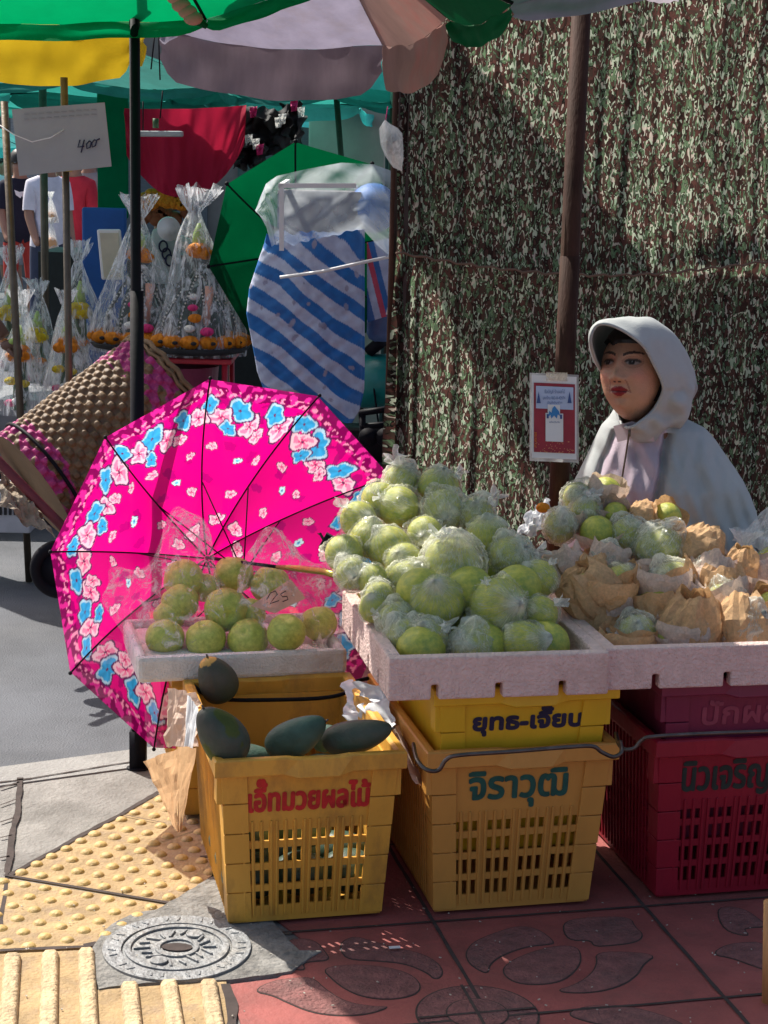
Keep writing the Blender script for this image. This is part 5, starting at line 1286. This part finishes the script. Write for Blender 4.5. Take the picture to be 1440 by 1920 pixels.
b=MB(); b.box(P(600,430,6.55),(.30,.25,.28)); b.build('display_box',pbr('grey_panel',(.16,.15,.17),.9,.1,5,bump=0),fr_,smooth=False)
b=MB(); b.sph(P(700,390,6.5),(.09,.1,.09),20,12); b.build('blue_bundle',pbr('blue_cloth',(.02,.14,.45),.6,.4,8),fr_)
ps=thing('plastic_cover','translucent plastic sheet tied over the frame and striped sack','plastic cover',P(610,520,6.2))
b=MB()
top_=[(478,395),(497,345),(520,330),(570,318),(640,305),(700,308),(746,325)]; bot_=[(484,400),(500,425),(515,490),(560,500),(620,462),(680,430),(745,500)]
def ip(L_,t): f=t*(len(L_)-1);i=min(int(f),len(L_)-2);g_=f-i;return (L_[i][0]*(1-g_)+L_[i+1][0]*g_,L_[i][1]*(1-g_)+L_[i+1][1]*g_)
def pf(u,v):
    a,c_=ip(top_,u),ip(bot_,u); x,y=a[0]*(1-v)+c_[0]*v,a[1]*(1-v)+c_[1]*v
    p=P(x,y,6.26-.10*math.sin(PI*v)+.10*(1-v)); return p+Vector((.0,.05*nz(u*4+v*3,v*2)+.022*nz(u*9-v*5,v*2,4),0))
b.grid(pf,110,60); b.build('sheet',M['sheet'],ps)
b=MB(); b.tube([P(525,520,6.12),P(600,510,6.1),P(680,492,6.1),P(748,478,6.12)],.006,6); b.tube([P(741,480,6.1),P(738,540,6.1),P(727,590,6.1)],.007,6); b.build('cord',M['white'],ps)
# white bag hanging by the screen
hb=thing('hanging_bag','small white plastic bag hanging on the screen edge','bag',P(735,310,5.1)); b=MB()
hp=[(722,224),(730,232),(745,240),(754,250),(756,300),(753,322),(738,314),(722,292),(713,270),(712,242)]
for x in(1,): 
    q=[P(x_,y_,4.93) for x_,y_ in hp]; cc=sum(q,Vector())/len(q)
    def hfb(u,v):
        f=u*len(q); i=int(f)%len(q); t=f-int(f); e_=q[i].lerp(q[(i+1)%len(q)],t); s_=math.sin(PI*v); return cc+(e_-cc)*s_+Vector((0,-.05*math.cos(PI*v),0))+Vector((.004*nz(u*9,v*5),.008*nz(u*14,v*6),0))
    b.grid(hfb,40,14,True)
b.build('bag',M['tail'],hb); b=MB(); b.sph(P(738,272,4.96),(.02,.02,.03)); b.build('contents',M['dark'],hb); b=MB(); b.tube([P(723,226,4.93),P(727,200,4.95)],.0015,5); b.build('string',M['pinkf'],hb)
# cylinder + stand
gc=thing('gas_cylinder','teal cylinder lying behind the striped sack','cylinder',P(710,760,6.9)); b=MB(); 
b.tube([P(670,715,6.9),P(676,715,6.9),P(765,712,6.9),P(775,712,6.9)],[.06,.105,.105,.06],28); b.build('shell',pbr('teal_paint',(.01,.22,.2),.35,.2,6),gc)
b=MB(); b.tube([P(700,640,6.9),P(712,655,6.9)],.05,14); b.tube([P(700,720,6.8),P(715,835,6.8)],.004,6); b.build('hose',M['black'],gc)
sd_=thing('low_stand','black metal stand on small wheels beside the screen','stand',P(710,860,6.3)); b=MB()
for a_,c_ in [((672,775),(740,765)),((680,775),(680,850)),((735,768),(735,850)),((675,800),(740,795))]: b.tube([P(*a_,6.5),P(*c_,6.5)],.012,8)
b.box(P(710,830,6.7),(.3,.2,.12)); b.build('frame',M['black'],sd_)
for x in(690,722): b=MB(); b.tube([P(x,820,6.4),P(x+1,820,6.36)],.035,16); b.build('wheel',M['black'],sd_)
# ------------------------------------------------------------ red cloth, board, lamp
b=MB()
def rc(u,v):
    x=233+229*u; yt=203-6*u+4*math.sin(PI*u); yb=205+ (165*math.sin(PI*(u*.86+.09))**.55 if 0<u<1 else 30)
    y=yt+(yb-yt)*v; p=P(x,y,7.5); d=(u-.5); return p+Vector((0,.03*math.sin(u*9+v*2)*v+.05*nz(u*4+v*1.5*d,v*1.5)+.02*nz((u-.5)*14/(1.2-v*.5),v*2,3),0))
b.grid(rc,90,60); rcl=tag(b.build('red_cloth',cloth('crimson_cloth',(.42,.015,.05),.35,.1)),'crimson cloth hung in a swag below the turquoise parasols','cloth')
lt_=thing('strip_lamp','dusty strip lamp with a green socket in front of the red cloth','lamp',P(295,250,7.2)); b=MB(); b.box(P(298,251,7.2),(.19,.07,.022),Matrix.Rotation(-.02,3,'Y')); b.build('housing',pbr('grey_housing',(.35,.4,.42),.5,.2,10),lt_,smooth=False,bevel=.006); b=MB(); b.tube([P(292,222,7.2),P(292,240,7.2)],.012,10); b.build('socket',M['leaf'],lt_); b=MB(); b.tube([P(268,190,7.2),P(268,250,7.2)],.003,5); b.build('cord',M['black'],lt_); b=MB(); b.tube([P(305,170,7.2),P(300,222,7.2)],.003,5); b.build('cord',M['black'],lt_)
sbt=thing('price_board','grey cardboard sign reading 400 tied to a steel pole','sign',P(115,330,5.95)); b=MB()
quad(b,[P(36,330,5.95),P(209,312,5.95),P(196,192,5.95),P(22,205,5.95)],.004); b.build('board',pbr('grey_card',(.36,.36,.36),.8,.08,6),sbt,smooth=False)
b=MB()
for pts in ([(150,262),(146,276),(158,274)],[(158,262),(152,286)],[(168,264),(162,270),(163,279),(169,276),(171,267),(168,264)],[(177,262),(172,268),(173,276),(179,273),(181,264),(177,262)],[(181,263),(187,260)]): b.tube([P(x,y,5.945) for x,y in pts],.0022,6)
b.build('handwriting',inkb,sbt)
for (x,y) in ((60,205),): pass
b=MB()
for r0_ in range(1,3): 
    for k in range(10): b.box(P(50+k*14,205+r0_*9-k*1.0,5.947),(.018,.001,.003))
b.build('faint_print',pbr('faint_grey',(.30,.30,.31),.8),sbt,smooth=False)
pt_,_a,_b=pole('stall_pole','steel pole carrying the cardboard price board',120,145,126,500,6.0,.0125,M['steel'],z0=-.12)
b=MB(); b.box(P(122,317,5.98),(.045,.02,.015)); b.build('tape',pbr('yellow_tape',(.6,.5,.05),.5),pt_)
pole('stall_pole','thin steel pole at the far left edge of the stalls',8,190,24,500,6.6,.014,M['steel'],z0=-.12)
pole('stall_pole','steel pole in front of the beige wall',630,172,640,300,8.4,.014,M['steel'],z0=-.12)
b=MB(); b.tube([P(0,235,5.9),P(25,252,5.9),P(60,266,5.93),P(95,258,5.93),P(120,243,5.95)],.002,6); tag(b.build('string',M['white'],None),'thin pale string drooping across the price board','string')
# ------------------------------------------------------------ walls behind
def wallbox(name,label,cat,px0,px1,Y,z1,mat,d=.2,z0=-.12):
    a=P(px0,300,Y);c_=P(px1,300,Y); t=thing(name,label,cat,((a.x+c_.x)/2,Y,z0)); b=MB(); b.box(((a.x+c_.x)/2,Y+d/2,(z0+z1)/2),(c_.x-a.x,d,z1-z0)); b.build('panel',mat,t,smooth=False,bevel=.01); return t
wallbox('wall','beige rendered wall behind the dark teal parasol','wall',578,722,10,3.2,pbr('beige_render',(.42,.38,.32),.9,.12,4))
wallbox('column','dark green downpipe column at the end of the beige wall','column',722,760,9.4,3.2,pbr('dark_teal_wall',(.04,.08,.075),.8,.3,8))
# market hall far behind, with bays
hall=thing('market_building','dim shophouse row behind the market stalls','building',(0,22,-.12)); b=MB(); b.box((0,24,2.4),(26,.4,5.2)); b.build('wall',pbr('old_plaster',(.20,.19,.17),.9,.3,1.5),hall,smooth=False)
for k in range(9):
    b=MB(); b.box((-6+k*1.5,23.78,1.2),(1.1,.1,2.2)); b.build('shutter',pbr('shutter%d'%k,random.choice([(.10,.12,.13),(.25,.2,.12),(.05,.12,.1),(.3,.3,.3)]),.6,.3,12,stretch=(1,1,12)),hall,smooth=False)
# clutter of hanging goods
for k,(x,y,w_,h_,mt,lab,Y) in enumerate([(500,250,.22,.22,'dark','dark hanging goods right of the red cloth',8.0),(545,255,.12,.28,'dark','black hanging bag beside the beige wall',8.1),(470,290,.14,.12,'dark','dark bundle above the green umbrella',7.9)]):
    t=thing('hanging_goods',lab,'goods',P(x,y,Y)); c=P(x,y,Y); ww,hh=w_/2,h_/2
    crumple('bundle','','',[c+Vector((-ww,0,-hh)),c+Vector((ww,0,-hh*.8)),c+Vector((ww*.9,0,hh)),c+Vector((-ww*.9,0,hh))],M['dark'],.05,(26,22),seed=k,par=t,smooth=True)
    for q in range(3):
        d=c+Vector((random.uniform(-.8,.8)*ww,-.06,random.uniform(-.6,.8)*hh)); crumple('wrapper','','',[d,d+Vector((.025,0,.005)),d+Vector((.03,0,.05)),d+Vector((-.005,0,.045))],M['tail' if q else 'pinkf'],.006,(6,6),seed=q+k,par=t)
# stall behind the garlands
wallbox('blue_panel','bright blue board standing behind the hanging garland bags','board',152,236,7.6,1.28,pbr('blue_board',(.01,.10,.38),.6,.15,6),.03)
wb2=thing('framed_board','cream board with white rounded frame leaning by the blue panel','board',P(205,520,7.3)); b=MB(); quad(b,[P(190,525,7.3),P(232,525,7.3),P(225,430,7.3),P(181,430,7.3)],.03); b.build('frame',M['white'],wb2,smooth=False,bevel=.008); b=MB(); quad(b,[P(195,520,7.29),P(228,520,7.29),P(221,437,7.29),P(187,437,7.29)],.02); b.build('panel',pbr('cream',(.62,.58,.45),.6),wb2,smooth=False)
gp2=wallbox('green_tarp','green tarpaulin edge behind the price board','tarpaulin',182,240,8.6,1.95,cloth('emerald_tarp',(.0,.24,.12),.5),.02,z0=1.2)
tb=thing('red_table','low red table holding the tall garland trays','table',P(350,690,7.0)); b=MB(); b.box(P(345,668,7.15),(.42,.36,.022)); b.build('tabletop',M['red'],tb,smooth=False,bevel=.006)
for dx in(-.18,.18):
    for dy in(-.15,.15): c=P(345,668,7.15); b=MB(); b.tube([(c.x+dx,c.y+dy,c.z),(c.x+dx*1.05,c.y+dy*1.05,-.12)],.012,8); b.build('leg',M['red'],tb)
bk_=thing('dark_basket','dark maroon slotted plastic basket under the red table','basket',P(345,740,7.0)); b=MB(); c=P(345,675,7.1); 
wallgrid(b,[i/48 for i in range(49)],[0,.1,.16,.2,.26,.3,.36,.42,.52],lambda i,j:i%2==0 and j in(1,3,5),lambda x,z,e:Vector((c.x+(.10+.04*z/.5-e)*math.cos(2*PI*x),c.y+(.10+.04*z/.5-e)*math.sin(2*PI*x),c.z-.54+z)),.005); b.build('wall',mar,bk_,smooth=False)
tg=thing('stall_counter','dark counter behind the garland bags at the left','counter',P(120,760,7.6)); b=MB(); b.box(P(60,745,7.9)-Vector((0,0,.12)),(1.1,.5,.28)); b.build('body',pbr('counter_grey',(.22,.22,.24),.7,.3,5),tg,smooth=False)
b=MB(); b.box(P(60,745,7.9)-Vector((0,0,.42)),(1.0,.45,.3)); b.build('base',M['dark'],tg,smooth=False)
# wrapped garlands
def garland(label,px,py,Y,w_,h,kind,seed,mat='clearbg'):
    w_*=1.12
    random.seed(seed); c=P(px,py,Y); t=thing('wrapped_garland',label,'garland',c,0,'garland offerings in clear bags')
    pouch(t,c+Vector((0,0,-.005)),w_,h,M[mat],seed,neck=.10,flare=.26,hn=.86,dep=.8)
    def blob(nm,mt,ps):
        b=MB()
        for (x,y,z,r) in ps:
            b.grid(lambda u,v:(c.x+x+r*math.sin(PI*v)*math.cos(2*PI*u)*(1+.2*math.sin(u*50)),c.y+y+r*math.sin(PI*v)*math.sin(2*PI*u)*(1+.2*math.sin(u*50)),c.z+z-r*.75*math.cos(PI*v)),26,8,True)
        b.build(nm,mt,t)
    if kind=='tray':
        b=MB(); b.tube([c,c+Vector((0,0,.012)),c+Vector((0,0,.03))],[w_*.33,w_*.46,w_*.5],36); b.build('tray',M['dark'],t)
        blob('marigold',M['orange'],[(w_*.42*math.cos(a),w_*.42*math.sin(a)*.8,  .055,.037) for a in [2*PI*k/15 for k in range(15)]])
        blob('marigold_centre',M['dark'],[(w_*.44*math.cos(a),w_*.44*math.sin(a)*.8-.03,.055,.010) for a in [-PI*.1-PI*.8*k/6 for k in range(7)]])
        b=MB()
        for k in range(9):
            a=2*PI*k/9; b.tube([c+Vector((w_*.36*math.cos(a)*s_*(1+.3*math.sin(PI*s_)),w_*.3*math.sin(a)*s_,.05+.30*(1-s_)**.8)) for s_ in(.1,.4,.7,1)],.006,6)
        b.grid(lambda u,v:c+Vector(((.005+w_*.28*v**.8)*math.cos(2*PI*u),(.005+w_*.22*v**.8)*math.sin(2*PI*u),.05+.22*(1-v))),24,10,True)
        b.build('leaf_cone',pbr('leaf_cone',(.02,.05,.035),.5,.3,20),t)
        b=MB()
        for k in range(9):
            a=2*PI*k/9+.1
            for q in range(20): s_=q/19; b.sph(c+Vector((w_*.38*math.cos(a)*s_*(1+.3*math.sin(PI*s_)),w_*.32*math.sin(a)*s_-.012,.05+.28*(1-s_)**.8)),.0042,6,4)
        b.build('bead_string',M['whitef'],t)
        blob('small_flower',M['whitef'],[(-.02,-w_*.33,.11,.02)]); blob('small_flower',M['whitef'],[(-.01,-w_*.2,.23,.018)]); blob('small_flower',M['pinkf'],[(.05,-w_*.36,.10,.024)]); blob('small_flower',M['pinkf'],[(-.01,-w_*.28,.19,.018)]); blob('small_flower',M['orange'],[(0,-w_*.3,.15,.024)])
        b=MB(); b.tube([c+Vector((.03,-.05,.1)),c+Vector((.045,-.06,.2)),c+Vector((.05,-.05,.27))],[.018,.014,.02],8); b.build('peach_ribbon',pbr('peach',(.7,.35,.25),.6),t)
        blob('top_flower',M['orange'],[(.0,-.02,h*.62,.042),(.03,-.03,h*.60,.030)]); b=MB(); b.tube([c+Vector((0,0,h*.64)),c+Vector((0,0,h*.72)),c+Vector((0,0,h*.78))],[.028,.022,.006],10); b.build('lime_leaf',M['lime'],t)
    else:
        mt={'y':M['yellowf'],'o':M['orange']}[kind]
        blob('flower',mt,[(.0,-.02,h*.50,.036),(.015,-.035,h*.46,.032),(-.018,-.03,h*.46,.030)])
        b=MB(); b.tube([c+Vector((0,-.01,h*.54)),c+Vector((0,-.01,h*.62)),c+Vector((0,0,h*.7))],[.024,.018,.005],10); b.build('lime_leaf',M['lime'],t)
        b=MB(); b.tube([c+Vector((.0,0,.01)),c+Vector((.0,0,h*.42))],[.035,.022],10); b.build('leaf_roll',M['leaf'],t)
        blob('base_flower',M['yellowf' if kind=='o' else 'orange'],[(-.03,-.04,h*.26,.022),(.02,-.04,h*.24,.02)]); blob('base_flower',M['whitef'],[(0,-.05,h*.10,.022)]); blob('base_flower',M['pinkf'],[(-.035,-.04,h*.08,.02)])
garland('tallest two-knot garland tray on the red table, right of the black pole',372,662,7.05,.37,.66,'tray',11,'clearbg')
garland('tall garland tray partly hidden by the black pole',262,655,7.15,.36,.62,'tray',12)
garland('yellow-flowered bag left of the pole, tied high',152,700,7.2,.25,.54,'y',13)
garland('orange-flowered bag in front, second from the left pole',128,742,6.9,.20,.42,'o',14)
garland('bag with yellow flower at the far left back',22,700,7.5,.24,.54,'y',15)
garland('orange-flowered bag in front at the far left',40,772,6.8,.22,.48,'o',16)
garland('bag between the two left rows with only greens showing',72,722,7.3,.22,.44,'y',17)
random.seed(21)
b=MB(); b.tube([P(-20,600,6.7),P(5,625,6.7),P(22,655,6.68)],[.035,.03,.02],12)
hnd=thing('person','stallholder leaning in from the left edge holding a small orange garland','person',P(-120,900,6.8))
# arm + torso as one surface, standing just outside the frame
rings_=[ringat(P(-150,300,6.85),.07,.08),ringat(P(-150,345,6.85),.06,.06),ringat(P(-150,372,6.85),.17,.10),ringat(P(-150,450,6.85),.18,.12),ringat(P(-150,600,6.85),.15,.11),ringat(P(-150,700,6.85),.17,.12),ringat(P(-150,1000,6.85),.14,.11)]
b2=MB(); b2.sph(P(-150,270,6.85),(.075,.09,.11)); tubeloop(b2,rings_); b2.tube([P(-95,400,6.8),P(-60,520,6.75),P(-18,600,6.7),P(8,630,6.68)],[.05,.042,.034,.024],12); b2.sph(P(18,648,6.67),(.035,.02,.022),14,9)
for k in range(4): b2.tube([P(24,645+k*5,6.66),P(36,652+k*4,6.645),P(40,660+k*3,6.65)],[.009,.008,.006],8)
b2.tube([P(15,655,6.65),P(25,666,6.64),P(33,668,6.64)],[.010,.008,.006],8)
b2.build('body',pbr('dark_skin',(.16,.08,.055),.5),hnd)
b2=MB(); b2.tube([P(-105,385,6.8),P(-60,520,6.75),P(-25,590,6.705)],[.062,.055,.045],12); tubeloop(b2,[[p+ (p-sum(r,Vector())/len(r))*.06 for p in r] for r in rings_[2:6]]); b2.build('dark_shirt',cloth('black_shirt',(.015,.015,.02),0),hnd)
b2=MB(); b2.sph(P(24,640,6.655),(.016,.014,.012)); b2.sph(P(30,634,6.65),(.01,.01,.008)); b2.build('watch',M['lime'],hnd)
# ------------------------------------------------------------ passers-by
def walker(label,px,pyf,Y,hgt,facing,shirt,lower,shorts=False,hairc=(.01,.008,.008),arm=0,seed=0,skin=None,logo=None):
    base=P(px,pyf,Y); base.z=-.12; k=hgt/1.7; t=thing('person',label,'person',base,0)
    Mx=Matrix.Translation(base)@Matrix.Rotation(facing,4,'Z')@Matrix.Scale(k,4)
    me=bpy.data.meshes.new('s'); V=[(0,0,.95),(0,0,1.15),(0,.01,1.35),(0,0,1.46),(0,-.01,1.54),(0,-.015,1.62),
      (.155,0,1.38),(.19,.0,1.12),(.18,-.10,.90),(.18,-.14,.82),(-.155,0,1.38),(-.19,.0,1.12),(-.18,-.12,.92),(-.18,-.18,.86),
      (.09,0,.90),(.10,-.04,.50),(.10,.03,.09),(.10,-.10,.03),(-.09,0,.90),(-.10,.03,.50),(-.10,.10,.10),(-.10,-.02,.03)]
    E_=[(0,1),(1,2),(2,3),(3,4),(4,5),(2,6),(6,7),(7,8),(8,9),(2,10),(10,11),(11,12),(12,13),(0,14),(14,15),(15,16),(16,17),(0,18),(18,19),(19,20),(20,21)]
    Rr=[.13,.12,.14,.055,.075,.085,.062,.045,.035,.03,.062,.045,.035,.03,.085,.06,.04,.035,.085,.06,.04,.035]
    me.from_pydata(V,E_,[]); o=bpy.data.objects.new('s',me); col.objects.link(o); m_=o.modifiers.new('k','SKIN'); me.skin_vertices.new() if not me.skin_vertices else None
    for i,r in enumerate(Rr): me.skin_vertices[0].data[i].radius=(r,r*.8 if i in(0,1,2) else r)
    me.skin_vertices[0].data[0].use_root=True
    s2=o.modifiers.new('u','SUBSURF'); s2.levels=2; bpy.context.view_layer.update()
    m2=bpy.data.meshes.new_from_object(o.evaluated_get(bpy.context.evaluated_depsgraph_get())); bpy.data.objects.remove(o)
    b=MB(); b.add([Mx@v.co for v in m2.vertices],[tuple(p.vertices) for p in m2.polygons]); b.build('body',skin or M['skin'],t)
    def clothes(nm,f,mat,inf):
        b=MB(); idx=[p for p in m2.polygons if f(p.center)]; b.add([Mx@(v.co+v.normal*inf) for v in m2.vertices],[tuple(p.vertices) for p in idx]); b.build(nm,mat,t)
    clothes('shirt',lambda c:.86<c.z<1.45 and not(abs(c.x)>.16 and c.z<1.16),shirt,.014)
    clothes('shorts' if shorts else 'trousers',lambda c:(c.z<.93 and abs(c.x)<.17 and (c.z>.5 if shorts else c.z>.08)),lower,.012)
    b=MB(); b.grid(lambda u,v:Mx@Vector((.094*math.sin(PI*.55*v)*math.cos(2*PI*u),.015+.11*math.sin(PI*.55*v)*math.sin(2*PI*u),1.63+.115*math.cos(PI*.55*v))),20,8,True); b.build('hair',pbr('hair',hairc,.5),t)
    b=MB()
    for sx_ in(-1,1): b.sph(Mx@Vector((sx_*.028,-.093,1.635)),.008,8,6)
    b.build('eyes',M['black'],t)
    if logo: logo(t,Mx)
    return t,Mx
blk=cloth('navy_shirt',(.02,.02,.035),0); wht=cloth('white_shirt',(.72,.70,.78),.1); jean=cloth('blue_jeans',(.05,.06,.10),0); rds=cloth('red_shorts',(.42,.05,.04),0); rd2=cloth('red_shirt',(.5,.03,.05),0); gry=cloth('grey_shirt',(.30,.28,.28),0)
def fox(t,Mx):
    b=MB(); Lp=[(-.085,0),(-.10,.05),(-.05,.03),(-.02,.035),(.02,.035),(.05,.03),(.10,.05),(.085,0),(.04,-.03),(.025,-.005),(0,-.05),(-.025,-.005),(-.04,-.03)]
    b.add([Mx@Vector((x,-.142,1.30+z)) for x,z in Lp],[(0,1,2,9+0*1,11),(7,9,5,6),(2,3,4,5,9,10,11),(0,11,12),(7,8,9)]); b.build('chest_logo',M['white'],t,smooth=False)
    b=MB(); b.box(Mx@Vector((.06,-.135,1.05)),(.05,.004,.012)); b.build('shirt_print',M['white'],t)
walker('passer-by in a black T-shirt with a white logo and red shorts',42,640,16.6,1.62,.5,blk,rds,True,logo=fox)
t_,Mx=walker('passer-by in a white T-shirt and jeans carrying clear takeaway bags',94,660,15.6,1.66,.6,wht,jean)
cb=thing('takeaway_bag','pair of tied takeaway bags held by the passer-by in white','bag',P(96,470,15.1)); pouch(cb,P(96,418,15.15),.13,.26,M['tail'],3); pouch(cb,P(97,470,15.1),.14,.28,M['tail'],4); b=MB(); b.sph(P(97,458,15.1),(.05,.045,.06)); b.sph(P(96,408,15.15),(.045,.04,.05)); b.build('food',pbr('food',(.7,.35,.15),.6),cb)
walker('passer-by in a red and white top behind the steel pole',143,640,16.2,1.66,-.3,rd2,gry)
walker('dark-haired passer-by in a grey vest walking away by the green tarpaulin',170,630,17,1.7,2.6,gry,jean,skin=M['skin'])
walker('seated-height stallholder with dark hair behind the white garland bags',308,705,9.2,1.42,.2,gry,jean)
walker('distant passer-by in orange at the far left',8,600,20,1.6,.4,cloth('orange_shirt',(.8,.3,.03),.1),jean)
walker('distant passer-by in a pale shirt under the sign\'s left corner',22,610,18.5,1.62,-.4,wht,gry,True)
walker('far shopper in a pale pink dress behind the poles',118,600,19,1.6,.4,cloth('pink_shirt',(.6,.35,.35),.1),wht)
wb3=thing('white_tub','white round tub and pale bag with blue letters beside the tall garlands','tub',P(320,560,7.7)); b=MB(); b.tube([P(316,428,7.7),P(317,430,7.55)],.05,24); b.tube([P(316,428,7.69),P(317,430,7.53)],.03,24); b.build('tub',M['white'],wb3)
b=MB(); b.box(P(312,480,7.8),(.12,.1,.24)); b.build('bag',pbr('pale_bag',(.5,.53,.5),.6),wb3,bevel=.02)
for q,(x,y) in enumerate(((306,462),(312,476),(318,488))):
    b=MB(); c=P(x,y,7.74); b.tube([c+Vector((.018*math.cos(a),0,.024*math.sin(a))) for a in [2*PI*k/14*(1 if q!=1 else .75) for k in range(15)]],.004,6); b.build('printed_letter',inkb,wb3)
og=thing('flower_heap','heap of marigold garlands on the far stall under the red cloth','flowers',P(290,385,8.6)); b=MB()
for k in range(26): b.sph(P(270+random.uniform(0,75),372+random.uniform(-8,14),8.6),(.035,.03,.03),10,7)
b.build('blossom',M['orange'],og)
b=MB()
for k in range(14): b.sph(P(262+random.uniform(0,90),395+random.uniform(-8,16),8.7),(.04,.04,.04),10,7)
b.build('shaded_blossom',pbr('shaded_fl',(.25,.08,.03),.7),og)  # lower marigolds: shade put into a browner petal colour
ds=thing('stall_counter','dark stall front below the red cloth','counter',P(330,520,8.9)); b=MB(); c=P(330,500,9.0); b.box((c.x,c.y,.45),(1.3,.5,1.15)); b.build('body',M['dark'],ds,smooth=False)
wp_,_,_=pole('timber_post','pale timber post at the bottom right edge of the picture',1444,1690,1440,1920,3.0,.012,pbr('timber',(.6,.3,.12),.7,.2,20,stretch=(4,4,.4)),z0=0)
# litter on the paving
for k,(x,y,lab) in enumerate([(740,1776,'white scrap of paper on the red tiles below the middle crate'),(640,1500,''),]):
    if lab: c=G(x,y,.013); b=MB(); b.box(c,(.022,.008,.0015),Matrix.Rotation(.2,3,'Z')); tag(b.build('paper_scrap',M['white'],smooth=False),lab,'litter')
b=MB()
for k in range(160):
    c=G(random.uniform(0,1440),random.uniform(1640,1920),.0095); s_=random.uniform(.0008,.0028); b.box(c,(s_*2,s_,.0012),Matrix.Rotation(random.uniform(0,3),3,'Z'))
tag(b.build('grit',pbr('grit_mix',(.4,.36,.3),.9,.5,200),smooth=False),'pale crumbs and grit scattered over the paving','litter',kind='stuff')
